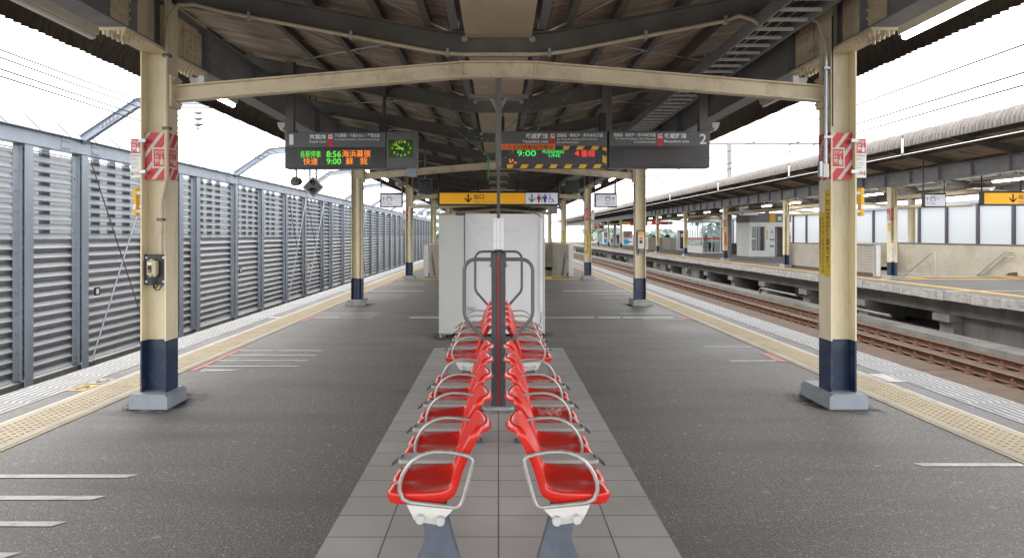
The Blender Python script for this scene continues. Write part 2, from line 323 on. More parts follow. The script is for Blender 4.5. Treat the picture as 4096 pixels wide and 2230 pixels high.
# ------------------------------------------------------------------ mesh builder
class MB:
    def __init__(s):
        s.v, s.f, s.m, s.sm, s.mats = [], [], [], [], []

    def mi(s, m):
        if m not in s.mats:
            s.mats.append(m)
        return s.mats.index(m)

    def add(s, vs, fs, m, smooth=False):
        o = len(s.v); i = s.mi(m)
        s.v += [tuple(p) for p in vs]
        for f in fs:
            s.f.append(tuple(o + k for k in f)); s.m.append(i); s.sm.append(smooth)
        return s

    def box(s, x0, x1, y0, y1, z0, z1, m, bv=0.):
        if x0 > x1: x0, x1 = x1, x0
        if y0 > y1: y0, y1 = y1, y0
        if z0 > z1: z0, z1 = z1, z0
        if bv <= 0:
            vs = [(x, y, z) for x in (x0, x1) for y in (y0, y1) for z in (z0, z1)]
            return s.add(vs, [(0, 1, 3, 2), (4, 6, 7, 5), (0, 4, 5, 1), (2, 3, 7, 6), (0, 2, 6, 4), (1, 5, 7, 3)], m)
        bm = bmesh.new(); bmesh.ops.create_cube(bm, size=1)
        for v in bm.verts:
            v.co = Vector(((x0 + x1) / 2 + v.co.x * (x1 - x0), (y0 + y1) / 2 + v.co.y * (y1 - y0), (z0 + z1) / 2 + v.co.z * (z1 - z0)))
        bmesh.ops.bevel(bm, geom=bm.edges[:], offset=bv, segments=2, affect='EDGES', profile=.5)
        bm.verts.index_update()
        s.add([v.co[:] for v in bm.verts], [[v.index for v in f.verts] for f in bm.faces], m); bm.free()
        return s

    def prism(s, pts, ax, a0, a1, m, smooth=False, cap=True):
        """extrude 2d polygon pts along axis ax ('X','Y','Z'); pts are the other two axes in order"""
        def mk(p, a):
            return {'X': (a, p[0], p[1]), 'Y': (p[0], a, p[1]), 'Z': (p[0], p[1], a)}[ax]
        n = len(pts)
        vs = [mk(p, a0) for p in pts] + [mk(p, a1) for p in pts]
        fs = [(i, (i + 1) % n, n + (i + 1) % n, n + i) for i in range(n)]
        s.add(vs, fs, m, smooth)
        if cap:
            s.add(vs[:n], [tuple(range(n - 1, -1, -1))], m); s.add(vs[n:], [tuple(range(n))], m)
        return s

    def tube(s, path, r, m, n=8, caps=True, closed=False):
        path = [Vector(p) for p in path]
        k = len(path); vs, fs = [], []
        rr = r if isinstance(r, (list, tuple)) else [r] * k
        up = None
        for i, p in enumerate(path):
            if closed:
                t = (path[(i + 1) % k] - path[i - 1]).normalized()
            else:
                t = (path[min(i + 1, k - 1)] - path[max(i - 1, 0)]).normalized()
            if up is None:
                up = Vector((0, 0, 1)) if abs(t.z) < .9 else Vector((1, 0, 0))
            a = t.cross(up)
            if a.length < 1e-5:
                a = t.cross(Vector((0, 1, 0)))
            a.normalize(); b = a.cross(t).normalized(); up = b
            for j in range(n):
                th = 2 * PI * j / n
                vs.append(p + a * (math.cos(th) * rr[i]) + b * (math.sin(th) * rr[i]))
        seg = k if closed else k - 1
        for i in range(seg):
            i2 = (i + 1) % k
            for j in range(n):
                fs.append((i * n + j, i * n + (j + 1) % n, i2 * n + (j + 1) % n, i2 * n + j))
        s.add(vs, fs, m, True)
        if caps and not closed:
            s.add(vs[:n], [tuple(range(n - 1, -1, -1))], m); s.add(vs[-n:], [tuple(range(n))], m)
        return s

    def sphere(s, c, r, m, nu=12, nv=8):
        rx, ry, rz = r if isinstance(r, tuple) else (r, r, r)
        vs, fs = [], []
        for i in range(nv + 1):
            th = PI * i / nv
            for j in range(nu):
                ph = 2 * PI * j / nu
                vs.append((c[0] + rx * math.sin(th) * math.cos(ph), c[1] + ry * math.sin(th) * math.sin(ph), c[2] + rz * math.cos(th)))
        for i in range(nv):
            for j in range(nu):
                fs.append((i * nu + j, (i + 1) * nu + j, (i + 1) * nu + (j + 1) % nu, i * nu + (j + 1) % nu))
        return s.add(vs, fs, m, True)

    def disc(s, c, r, ax, th, m, n=20):
        d = {'X': Vector((1, 0, 0)), 'Y': Vector((0, 1, 0)), 'Z': Vector((0, 0, 1))}[ax]
        c = Vector(c)
        return s.tube([c - d * th / 2, c + d * th / 2], r, m, n)

    def poly(s, pts, m):
        return s.add(pts, [tuple(range(len(pts)))], m)

    def build(s, name, parent=None, smooth_all=False, bevel=0., subsurf=0, loc=None):
        me = bpy.data.meshes.new(name)
        me.from_pydata(s.v, [], s.f)
        for m in s.mats:
            me.materials.append(M[m])
        me.polygons.foreach_set('material_index', s.m)
        me.polygons.foreach_set('use_smooth', [True] * len(s.f) if smooth_all else s.sm)
        me.update()
        o = bpy.data.objects.new(name, me); COL.objects.link(o)
        if parent:
            o.parent = parent
        if loc:
            o.location = loc
        if bevel:
            bv = o.modifiers.new('bevel', 'BEVEL'); bv.width = bevel; bv.segments = 2; bv.limit_method = 'ANGLE'; bv.angle_limit = 1.0
        if subsurf:
            ss = o.modifiers.new('sub', 'SUBSURF'); ss.levels = subsurf; ss.render_levels = subsurf
        return o


def thing(name, label, cat, loc=(0, 0, 0), group=None, rz=0):
    o = bpy.data.objects.new(name, None); COL.objects.link(o)
    o.location = loc; o.rotation_euler = (0, 0, rz)
    return tag(o, label, cat, group)


def tag(o, label, cat, group=None, kind=None):
    if label: o['label'] = label
    if cat: o['category'] = cat
    if group: o['group'] = group
    if kind: o['kind'] = kind
    return o


def struct(o):
    o['kind'] = 'structure'
    return o


def dup(root, loc, label=None, group=None, rz=None, skip=()):
    r = root.copy(); COL.objects.link(r); r.location = loc
    if rz is not None: r.rotation_euler = (0, 0, rz)
    if label: r['label'] = label
    if group: r['group'] = group
    for ch in list(root.children):
        if ch.name.split('.')[0] in skip: continue
        c = ch.copy(); COL.objects.link(c); c.parent = r
        for g in list(ch.children):
            d = g.copy(); COL.objects.link(d); d.parent = c
    return r


# ------------------------------------------------------------------ lettering
_tc = {}


def glyphs(s, bold=0.):
    k = (s, bold)
    if k not in _tc:
        cu = bpy.data.curves.new('t', 'FONT'); cu.body = s; cu.resolution_u = 3; cu.offset = bold
        o = bpy.data.objects.new('t', cu); COL.objects.link(o)
        bpy.context.view_layer.update()
        me = bpy.data.meshes.new_from_object(o.evaluated_get(bpy.context.evaluated_depsgraph_get()))
        vs = [(v.co.x, v.co.y) for v in me.vertices]; fs = [tuple(p.vertices) for p in me.polygons]
        bpy.data.objects.remove(o); bpy.data.curves.remove(cu); bpy.data.meshes.remove(me)
        xs = [v[0] for v in vs] or [0]; ys = [v[1] for v in vs] or [0]
        _tc[k] = (vs, fs, min(xs), max(xs), min(ys), max(ys))
    return _tc[k]


def text(mb, s, box, fn, m, bold=0., align='L', keep=False):
    """letters s fitted into box (u0,u1,v0,v1; v upward); fn maps (u,v) to 3d. keep: keep proportions, fit height"""
    vs, fs, x0, x1, y0, y1 = glyphs(s, bold)
    u0, u1, v0, v1 = box
    if x1 <= x0 or y1 <= y0: return
    sy = (v1 - v0) / (y1 - y0); sx = (u1 - u0) / (x1 - x0)
    if keep:
        sgn = 1 if sx > 0 else -1
        sx = sgn * min(abs(sy), abs(sx)); sy = abs(sx); w = sx * (x1 - x0)
        if align == 'C': u0 = (u0 + u1 - w) / 2
        if align == 'R': u0 = u1 - w
    mb.add([fn(u0 + (x - x0) * sx, v0 + (y - y0) * sy) for x, y in vs], fs, m)


def vtext(mb, s, box, fn, m, bold=0.):
    u0, u1, v0, v1 = box
    n = len(s); h = (v1 - v0) / n
    for i, ch in enumerate(s):
        a = v1 - (i + 1) * h
        if ch in '。、':
            text(mb, ch, (u0 + (u1 - u0) * .62, u0 + (u1 - u0) * .92, a + h * .55, a + h * .85), fn, m, bold)
        elif ch == '①' or ch == '②':
            text(mb, ch, (u0 + (u1 - u0) * .05, u1 - (u1 - u0) * .05, a + h * .08, a + h * .92), fn, m, bold)
        else:
            text(mb, ch, (u0 + (u1 - u0) * .1, u1 - (u1 - u0) * .1, a + h * .08, a + h * .92), fn, m, bold)


def clip_poly(poly, u0, u1, v0, v1):
    def cut(p, ins, inter):
        out = []
        for i in range(len(p)):
            a, b = p[i - 1], p[i]
            if ins(b):
                if not ins(a): out.append(inter(a, b))
                out.append(b)
            elif ins(a):
                out.append(inter(a, b))
        return out

    def ix(c):
        return lambda a, b: (c, a[1] + (b[1] - a[1]) * (c - a[0]) / (b[0] - a[0]))

    def iy(c):
        return lambda a, b: (a[0] + (b[0] - a[0]) * (c - a[1]) / (b[1] - a[1]), c)
    for ins, it in ((lambda p: p[0] >= u0, ix(u0)), (lambda p: p[0] <= u1, ix(u1)), (lambda p: p[1] >= v0, iy(v0)), (lambda p: p[1] <= v1, iy(v1))):
        if poly: poly = cut(poly, ins, it)
    return poly


def stripes(mb, box, fn, m, period, width, slant, phase=0.):
    u0, u1, v0, v1 = box
    h = v1 - v0
    c = u0 - abs(slant) * h - period + phase
    while c < u1 + abs(slant) * h:
        p = clip_poly([(c, v0), (c + width, v0), (c + width + slant * h, v1), (c + slant * h, v1)], u0, u1, v0, v1)
        if len(p) > 2: mb.poly([fn(*q) for q in p], m)
        c += period


def rect(mb, box, fn, m):
    u0, u1, v0, v1 = box
    mb.poly([fn(u0, v0), fn(u1, v0), fn(u1, v1), fn(u0, v1)], m)


def rrect(u0, u1, v0, v1, r, n=3):
    pts = []
    for cx, cy, a in ((u1 - r, v0 + r, -PI / 2), (u1 - r, v1 - r, 0), (u0 + r, v1 - r, PI / 2), (u0 + r, v0 + r, PI)):
        for i in range(n + 1):
            t = a + PI / 2 * i / n
            pts.append((cx + r * math.cos(t), cy + r * math.sin(t)))
    return pts


def stop_picto(mb, box, fn, fn2, mw, mr):
    """STOP, tram front and pressing hand, white on red"""
    u0, u1, v0, v1 = box
    w, h = u1 - u0, v1 - v0
    g = lambda a, b: (u0 + a * w, v0 + b * h)
    text(mb, 'STOP', (*[g(a, 0)[0] for a in (.08, .92)], *[g(0, b)[1] for b in (.70, .93)]), fn, mw, .02)
    mb.poly([fn(*g(a, b)) for a, b in rrect(.10, .46, .24, .62, .07)], mw)
    mb.poly([fn2(*g(a, b)) for a, b in ((.15, .42), (.41, .42), (.41, .55), (.15, .55))], mr)
    mb.poly([fn2(*g(a, b)) for a, b in ((.17, .29), (.23, .29), (.23, .34), (.17, .34))], mr)
    mb.poly([fn2(*g(a, b)) for a, b in ((.33, .29), (.39, .29), (.39, .34), (.33, .34))], mr)
    mb.poly([fn(*g(a, b)) for a, b in ((.16, .24), (.08, .08), (.14, .08), (.22, .24))], mw)
    mb.poly([fn(*g(a, b)) for a, b in ((.34, .24), (.42, .08), (.48, .08), (.40, .24))], mw)
    mb.poly([fn(*g(a, b)) for a, b in ((.62, .05), (.90, .05), (.93, .38), (.78, .42), (.76, .62), (.68, .62), (.68, .34), (.56, .40), (.53, .34))], mw)


def arrow(mb, c, s, fn, m, up=False):
    k = 1 if up else -1
    x, y = c
    mb.poly([fn(x + a * s, y + b * s * k) for a, b in ((-.09, -.5), (.09, -.5), (.09, .32), (-.09, .32))], m)
    mb.poly([fn(x + a * s, y + b * s * k) for a, b in ((0, .5), (-.42, .08), (-.42, -.12), (0, .28))], m)
    mb.poly([fn(x + a * s, y + b * s * k) for a, b in ((0, .5), (0, .28), (.42, -.12), (.42, .08))], m)

# ------------------------------------------------------------------ the ground and both platforms
EDGE = 4.64                       # platform edge from the platform's centre line
OX = 16.2                         # centre line of the opposite platform
ST0, ST1 = 24.6, 32.0             # stair opening
mb = MB(); mb.box(-900, 900, -300, 1500, -7.2, -7.0, 'ground'); struct(mb.build('ground'))
mb = MB(); mb.box(-10.4, 26.8, -12, 170, -1.6, -1.30, 'bed'); struct(mb.build('track_bed'))


def platform(cx, m, name, hw):
    mb = MB()
    EDGE = 4.64 if cx == 0 else 4.26
    for x0, x1, y0, y1 in ((-EDGE, EDGE, -12, ST0), (-EDGE, -hw, ST0, ST1), (hw, EDGE, ST0, ST1), (-EDGE, EDGE, ST1, 68 if cx else 160)):
        mb.box(cx + x0, cx + x1, y0, y1, -.16, 0, m)
    if cx:
        mb.box(cx - EDGE, cx + EDGE, 68, 160, -.16, 0, m)
    return struct(mb.build(name))


HW = 2.52
platform(0, 'asphalt', 'platform', HW)
platform(OX, 'asphalt2', 'opposite_platform', HW)

# ragged concrete edge, beam, piers and dark space under the opposite platform, and plain walls under ours
mb = MB()
x0 = OX - EDGE + .36 - .36
rnd = random.Random(3)
y = 6.0
E_TOP, E_BOT = -.004, -.25
X_E = 11.90
while y < 150:
    L = 1.02 if y < 70 else 6
    dx = rnd.uniform(-.012, .012); dz = rnd.uniform(-.012, .012)
    mb.box(X_E + dx, X_E + .036, y + .006, y + L - .006, E_BOT + dz, E_TOP, 'edge_conc', .012 if y < 45 else 0)
    y += L
struct(mb.build('platform_edge'))
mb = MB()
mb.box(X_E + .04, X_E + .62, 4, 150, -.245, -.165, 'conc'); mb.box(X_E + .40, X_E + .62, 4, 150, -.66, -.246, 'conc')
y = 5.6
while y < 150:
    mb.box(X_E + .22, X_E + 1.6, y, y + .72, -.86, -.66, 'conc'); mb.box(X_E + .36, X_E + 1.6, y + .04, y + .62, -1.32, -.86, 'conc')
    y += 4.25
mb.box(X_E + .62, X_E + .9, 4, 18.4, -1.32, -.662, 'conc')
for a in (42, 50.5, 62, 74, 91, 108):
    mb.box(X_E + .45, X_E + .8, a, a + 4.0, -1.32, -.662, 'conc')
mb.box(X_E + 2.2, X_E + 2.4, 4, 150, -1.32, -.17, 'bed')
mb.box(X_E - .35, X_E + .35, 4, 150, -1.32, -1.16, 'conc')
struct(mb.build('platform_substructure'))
mb = MB()
for s in (-1, 1):
    mb.box(s * (EDGE - .5), s * (EDGE - .35), -12, 150, -1.32, -.161, 'conc')
    mb.box(s * (EDGE + .0), s * (EDGE + .03), -12, 150, -.22, -.012, 'edge_conc')
struct(mb.build('platform_wall'))

# tiled strip under the benches
mb = MB(); mb.box(-.85, .85, 1.4, 9.03, -.02, .006, 'tile'); struct(mb.build('tiled_floor_strip'))

# tactile paving: slab, raised dots near the camera, inner bar
for sx in (-1, 1):
    mb = MB()
    a, b = 3.47, 3.93
    y = -8.
    while y < 110:
        L = .30 if y < 40 else 5
        mb.box(sx * (a + .035), sx * b, y + .002, y + L - .002, -.02, .007, 'tactile')
        y += L
    mb.box(sx * (a - .03), sx * (a + .03), -8, 110, -.02, .006, 'tactile_dot')
    mb.box(sx * (a - .034), sx * (a - .012), -8, 110, -.02, .008, 'tactile'); mb.box(sx * (a + .002), sx * (a + .036), -8, 110, -.02, .009, 'tactile')
    for k in range(5):
        xx = a + .105 + k * .066
        if True:
            y = 2.0
            while y < 21:
                r = .016; n = 7 if y < 11 else 5
                vs = [(sx * xx + r * math.cos(2 * PI * j / n), y + r * math.sin(2 * PI * j / n), .006) for j in range(n)]
                vs += [(sx * xx + r * .72 * math.cos(2 * PI * j / n), y + r * .72 * math.sin(2 * PI * j / n), .0125) for j in range(n)]
                mb.add(vs, [(j, (j + 1) % n, n + (j + 1) % n, n + j) for j in range(n)] + [tuple(range(n, 2 * n))], 'tactile_dot')
                y += .06
            mb.box(sx * (xx - .010), sx * (xx + .010), 21, 110, 0, .011, 'tactile_dot')
    mb.box(sx * (b + .004), sx * (b + .03), -8, 110, -.02, .005, 'line')
    struct(mb.build('tactile_paving'))
    # white non-slip strip with dark grooves at the very edge
    mb = MB()
    mb.box(sx * 4.16, sx * 4.63, -8, 150, -.02, .006, 'nonslip')
    y = -8.
    while y < 45:
        for k in range(7):
            xx = 4.20 + k * .064 + (.018 if int(round(y / .3)) % 2 else 0)
            mb.box(sx * (xx - .008), sx * (xx + .008), y + .01, y + .29, 0, .0075, 'groove')
        y += .3
    for k in range(7):
        xx = 4.20 + k * .064
        mb.box(sx * (xx - .005), sx * (xx + .005), 45, 120, 0, .0075, 'groove')
    struct(mb.build('nonslip_strip'))

# painted queue lines, red ticks, number pads
mb = MB(); pk = MB()


def qline(sx, Y, x_in, x_out, w=.055, slant=.05, m='line'):
    z = .004
    mb.poly([(sx * x_in, Y + w / 2, z), (sx * (x_in + slant), Y - w / 2, z), (sx * x_out, Y - w / 2, z), (sx * x_out, Y + w / 2, z)], m)


for base, xo in ((3.19, 3.42), (7.78, 3.36), (12.0, 3.36), (16.0, 3.36), (20.4, 3.36)):
    for k in range(4):
        Y = base + .35 * k
        if base == 12.0 and k == 0: continue
        qline(-1, Y, 2.25, xo, .06)
    if base > 4:
        pk.poly([(-3.42, base - .25, .005), (-3.34, base - .25, .005), (-3.34, base + 1.2, .005), (-3.42, base + 1.2, .005)], 'pink')
for Y, xi, xo in ((4.45, 2.72, 3.42), (9.13, 2.75, 3.38), (8.12, 2.73, 3.42), (13.0, 2.30, 3.3), (12.15, 2.55, 3.3), (17.2, 2.3, 3.3), (16.3, 2.5, 3.3), (21.6, 2.1, 3.3), (20.7, 2.3, 3.3)):
    qline(1, Y, xi, xo, .06, .03)
for Y in (8.05, 12.1, 20.8):
    pk.poly([(3.30, Y, .005), (3.42, Y, .005), (3.42, Y + .6, .005), (3.30, Y + .6, .005)], 'pink')
mb.poly([(-3.30, 7.5, .004), (-2.95, 7.52, .004), (-2.83, 7.58, .004), (-3.28, 7.60, .004)], 'line')
struct(mb.build('queue_lines')); struct(pk.build('red_floor_marks'))
mb = MB()
fn = lambda u, v: (u, v, .0045)
rect(mb, (-4.15, -3.98, 6.55, 6.82), fn, 'tactile_y'); rect(mb, (-4.15, -3.98, 6.86, 7.12), fn, 'tactile')
f2 = lambda u, v: (-4.15 + v, 6.58 + u, .0065)
text(mb, '9', (0, .19, 0, .12), lambda u, v: (-4.00 - v, 6.59 + u, .0065), 'txt_black', .01)
text(mb, '6', (0, .19, 0, .12), lambda u, v: (-4.00 - v, 6.89 + u, .0065), 'txt_black', .01)
rect(mb, (3.98, 4.15, 6.95, 7.35), fn, 'line')
struct(mb.build('number_pads'))
# shiny floor joints across the platform
mb = MB()
for Y in (12.38, 18.26):
    x = -4.6
    while x < 4.6:
        L = rnd.uniform(.25, .9)
        if rnd.random() < .75:
            mb.box(x, min(4.6, x + L), Y - .03, Y + .03, -.01, .005, 'line2' if rnd.random() < .6 else 'alu')
        x += L + rnd.uniform(.0, .08)
struct(mb.build('floor_joints'))
# orange tactile path in front of both stairs
mb = MB()
for cx in (0, OX):
    mb.box(cx - 3.45, cx + 3.45, 22.95, 23.2, -.02, .007, 'tactile_y')
    mb.box(cx - 2.4, cx + 2.4, 24.25, 24.55, -.02, .007, 'tactile_y')
    for s in (-1, 1):
        mb.box(cx + s * 1.55, cx + s * 1.85, 23.2, 24.25, -.02, .007, 'tactile_y')
    if cx == 0:
        mb.box(1.42, 1.54, 23.25, 24.2, -.01, .005, 'txt_grey')
mb.box(12.62, 12.88, 4, 140, -.02, .006, 'tactile_y')
for Y in (8.0, 12.38, 18.26, 26.5, 35, 44):
    mb.box(X_E + .1, OX + 4.5, Y, Y + .06, -.01, .004, 'line2')
struct(mb.build('floor_markings'))

# ------------------------------------------------------------------ far track between the platforms
t = thing('railway_track', 'rusty two-rail track on a concrete slab bed beside the opposite platform', 'railway track', (9.98, 0, -1.30))
mb = MB()
y = 4.0
while y < 150:
    [mb.box(a, b, y + .012, y + 4.95, -.05, .045, 'slab', .008) for a, b in ((-1.42, -.66), (-.44, -.18), (.18, .44), (.66, 1.42))]
    y += 4.97
mb.box(-1.42, 1.42, 2, 150, -.05, -.01, 'bed')
mb.box(-1.56, -1.425, 2, 150, -.25, .035, 'kerb')
mb.build('slab', t)
for s in (-1, 1):
    c = s * .55
    mb = MB()
    prof = [(-.063, .07), (.063, .07), (.063, .082), (.012, .10), (.012, .185), (.034, .195), (.034, .222), (-.034, .222), (-.034, .195), (-.012, .185), (-.012, .10), (-.063, .082)]
    mb.prism([(c + a, b) for a, b in prof], 'Y', 2, 150, 'rail')
    mb.box(c - .030, c + .030, 2, 150, .2225, .2245, 'railtop')
    mb.build('rail', t)
mb = MB()
y = 6.0
while y < 90:
    for s in (-1, 1):
        c = s * .55
        mb.box(c - .18, c + .18, y - .085, y + .085, -.01, .068, 'fasten')
        if y < 45:
            for q in (-1, 1):
                mb.prism([(y - .06, .066), (y + .06, .066), (y + .045, .135), (y - .045, .135)], 'X', c + q * .075, c + q * .135, 'fasten')
                mb.tube([(c + q * .115, y, .10), (c + q * .115, y, .185)], .022, 'fasten', 6)
    y += .58
tag(mb.build('rail_fastener', t), None, None, kind='stuff')
mb = MB()
y = 5.2
while y < 60:
    for d in (-.09, .09):
        mb.tube([(-1.575, y + d, -.02), (-1.555, y + d, -.02)], .022, 'galv', 8)
    y += 2.485
mb.build('bolt_head', t)


# ------------------------------------------------------------------ canopy
def zr(x):                        # underside of a rafter
    x = abs(x)
    if x < .28: return 3.10
    if x < .62: return 3.10 + .19 * (x - .28) ** 2 / (2 * .34)
    return 3.10 + .19 * (x - .45)


def zs(x): return zr(x) + .315    # roof sheet


RAFT = [6.1 + 2.8333 * k for k in range(-4, 34)]
COLY = [6.06 + 8.5 * k for k in range(0, 11)]


def canopy(cx, label, y_lo, y_hi, y_fine, gap=None):
    t = thing('platform_canopy', label, 'canopy', (cx, 0, 0))
    arc = [(4.95 + .39 * math.sin(a), 3.90 + .375 * math.cos(a)) for a in [PI / 2 * k / 6 for k in range(1, 7)]] + [(5.335, 3.85)]
    for s in (-1, 1):
        prof = [(x, zs(x)) for x in (.42, .62, 1.0, 1.65, 2.25, 2.9, 3.5, 4.1, 4.6, 4.95)] + arc
        ys = []
        y = y_lo
        while y < y_hi:
            ys.append(y); y += .0325 if y < y_fine else .13 / 2 if y < y_fine + 14 else 1.04
        mb = MB(); n = len(prof); o = 0
        vs = []
        for y in ys:
            am = .030 * math.cos(2 * PI * y / .13) if y < y_fine + 14 else 0
            lap = .030 * (((y / .78) % 1) - .5)
            for i, (x, z) in enumerate(prof):
                if i < 9: nx, nz = 0, 1
                else:
                    k = min(1, (i - 9) / 6.); nx, nz = math.sin(k * PI / 2), math.cos(k * PI / 2)
                vs.append((s * (x + nx * (am + lap)), y, z + nz * (am + lap)))
        fin, fout = [], []
        for j in range(len(ys) - 1):
            for i in range(n - 1):
                if gap and gap[0] < ys[j] < gap[1] and prof[i][0] < gap[2]: continue
                (fout if i >= 9 else fin).append((j * n + i, j * n + i + 1, (j + 1) * n + i + 1, (j + 1) * n + i))
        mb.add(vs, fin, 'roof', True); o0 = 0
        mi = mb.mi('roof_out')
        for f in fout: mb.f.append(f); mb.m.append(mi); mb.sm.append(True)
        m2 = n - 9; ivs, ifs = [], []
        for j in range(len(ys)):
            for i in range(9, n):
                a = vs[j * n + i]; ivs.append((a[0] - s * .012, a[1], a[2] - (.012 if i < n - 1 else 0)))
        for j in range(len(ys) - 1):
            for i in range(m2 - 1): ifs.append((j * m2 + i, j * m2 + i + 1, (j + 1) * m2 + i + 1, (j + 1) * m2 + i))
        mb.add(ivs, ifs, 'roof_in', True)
        mb.box(s * .28, s * .46, y_lo, y_hi, 3.402, 3.415, 'steel_dark')
        # fixing hooks along the curl
        y = max(y_lo, 4)
        while y < min(y_hi, 45):
            mb.box(s * 5.335, s * 5.36, y - .007, y + .007, 4.01, 4.03, 'galv'); y += .39
        mb.build('roof_sheet', t)
    for y in RAFT:
        if not y_lo < y < y_hi: continue
        mb = MB()
        xs = [-4.9, -4.1, -2.9, -1.65, -.9, -.62, -.45, -.28, 0, .28, .45, .62, .9, 1.65, 2.9, 4.1, 4.9]
        hgt = lambda x: .2 if abs(x) < 3.1 else .2 - .06 * (abs(x) - 3.1) / 1.8
        for y0, y1, b, tp in ((y - .05, y + .05, 0, .014), (y - .007, y + .007, .014, .186), (y - .05, y + .05, .186, .2)):
            vs, fs = [], []
            for x in xs:
                z = zr(x) + (.2 - hgt(x)); k = hgt(x) / .2
                vs += [(x, y0, z + b * k), (x, y1, z + b * k), (x, y1, z + tp * k), (x, y0, z + tp * k)]
            for i in range(len(xs) - 1):
                for j in range(4):
                    fs.append((4 * i + j, 4 * i + (j + 1) % 4, 4 * i + 4 + (j + 1) % 4, 4 * i + 4 + j))
            mb.add(vs, fs, 'steel_dark')
        for s in (-1, 1):
            mb.box(s * 2.86, s * 3.16, y - .05, y + .05, 3.552, 3.60, 'steel_dark')
            mb.tube([(s * .30, y - .06, zr(.3) + .13), (s * .30, y - .052, zr(.3) + .13)], .03, 'galv', 8)
        mb.build('rafter', t)
    for x in (.62, 1.05, 1.65, 2.25, 3.5, 4.1, 4.65):
        for s in (-1, 1):
            mb = MB(); z = zs(x) - .02
            c = s * x
            mb.prism([(c - .03, z - .10), (c + .03, z - .10), (c + .03, z - .094), (c - .024, z - .094), (c - .024, z - .006), (c + .03, z - .006), (c + .03, z), (c - .03, z)], 'Y', y_lo, y_hi, 'steel_dark')
            mb.build('purlin', t)
    for s in (-1, 1):
        mb = MB(); c = s * 3.01
        mb.box(c - .10, c + .10, y_lo, y_hi, 3.12, 3.134, 'steel_grey'); mb.box(c - .10, c + .10, y_lo, y_hi, 3.536, 3.55, 'steel_grey')
        mb.box(c - .006, c + .006, y_lo, y_hi, 3.134, 3.536, 'steel_grey')
        y = y_lo + .6
        while y < min(y_hi, 60):
            mb.box(c - .09, c + .09, y - .005, y + .005, 3.134, 3.536, 'steel_grey'); y += 1.4167
        mb.build('girder', t)
        # eave angle and thin brace under the overhang
        mb = MB(); mb.box(s * 4.93, s * 4.97, y_lo, y_hi, 4.14, 4.20, 'steel_dark')
        mb.build('eave_angle', t)
    # centre gutter box between the rafters, with flashings
    mb = MB()
    ry = [y for y in RAFT if y_lo < y < y_hi]
    for a, b in zip(ry[:-1], ry[1:]):
        if gap and gap[0] < a < gap[1]: pass
        mb.box(-.29, .29, a + .08, b - .08, 3.235, 3.27, 'gutter'); mb.box(-.285, .285, a + .1, b - .1, 3.2705, 3.40, 'steel_dark')
        for s in (-1, 1):
            k = a + .12
            while k < b - .2:
                mb.box(s * .345, s * .42, k, min(k + .255, b - .1), 3.30 - .002 * (int(k * 7) % 2), 3.325, 'galv' if a > 60 else 'steel_grey'); k += .26
    mb.build('gutter', t)
    # tie beams at every column line
    for y in COLY:
        if not y_lo < y < y_hi: continue
        mb = MB()
        pts = [(-2.90, 2.675), (-.33, 2.89), (.33, 2.89), (2.90, 2.675)]
        for y0, y1, b, tp in ((-.05, .05, 0, .012), (-.005, .005, .012, .128), (-.05, .05, .128, .14)):
            vs, fs = [], []
            for x, z in pts:
                vs += [(x, y + y0, z + b), (x, y + y1, z + b), (x, y + y1, z + tp), (x, y + y0, z + tp)]
            for i in range(3):
                for j in range(4): fs.append((4 * i + j, 4 * i + (j + 1) % 4, 4 * i + 4 + (j + 1) % 4, 4 * i + 4 + j))
            mb.add(vs, fs, 'cream_top')
        for s in (-1, 1):
            mb.box(s * .325, s * .335, y - .049, y + .049, 2.9025, 3.017, 'cream_top')
            mb.box(s * 2.86, s * 2.895, y - .09, y + .09, 2.62, 2.90, 'cream_top')
            for q in (-.06, .06):
                for zz in (2.65, 2.86): mb.box(s * 2.84, s * 2.862, y + q - .014, y + q + .014, zz, zz + .025, 'cream_top')
        mb.build('tie_beam', t)
    return t


CAN = canopy(0, 'dark butterfly canopy roof of brown corrugated sheets over the bench platform', -5.0, 104, 36)
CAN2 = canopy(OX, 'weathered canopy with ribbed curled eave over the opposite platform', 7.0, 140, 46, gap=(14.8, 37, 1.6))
# roof bracing rods under the near bays
mb = MB()
for a, b in ((RAFT[3], RAFT[4]), (RAFT[4], RAFT[5]), (RAFT[5], RAFT[6]), (RAFT[6], RAFT[7])):
    for s in (-1, 1):
        mb.tube([(s * .45, a, zr(.45) + .20), (s * 2.8, b, zr(2.8) + .20)], .010, 'galv', 6)
        mb.tube([(s * .45, b, zr(.45) + .205), (s * 2.8, a, zr(2.8) + .205)], .010, 'galv', 6)
        if a > 7:
            mb.tube([(s * 3.1, a, 3.5), (s * 4.9, a + .9, 4.1)], .014, 'steel_grey', 6)
mb.build('brace_rod', CAN)

# trodden-in dirt with painted contact shade round the feet of columns, posts and cabinet
gm = bpy.data.materials.new('floor_grime_shade'); gm.use_nodes = True; M['grime_shade'] = gm
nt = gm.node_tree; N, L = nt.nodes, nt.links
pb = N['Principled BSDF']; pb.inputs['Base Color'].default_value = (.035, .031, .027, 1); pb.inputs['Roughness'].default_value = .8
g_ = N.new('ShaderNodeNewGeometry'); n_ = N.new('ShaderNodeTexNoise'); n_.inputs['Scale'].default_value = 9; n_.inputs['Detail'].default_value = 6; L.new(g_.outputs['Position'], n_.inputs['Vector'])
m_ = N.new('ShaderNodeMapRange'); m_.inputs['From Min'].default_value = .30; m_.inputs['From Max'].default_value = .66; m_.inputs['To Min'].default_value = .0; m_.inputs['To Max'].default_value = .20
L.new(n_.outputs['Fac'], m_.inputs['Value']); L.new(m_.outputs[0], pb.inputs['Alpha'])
mb = MB()
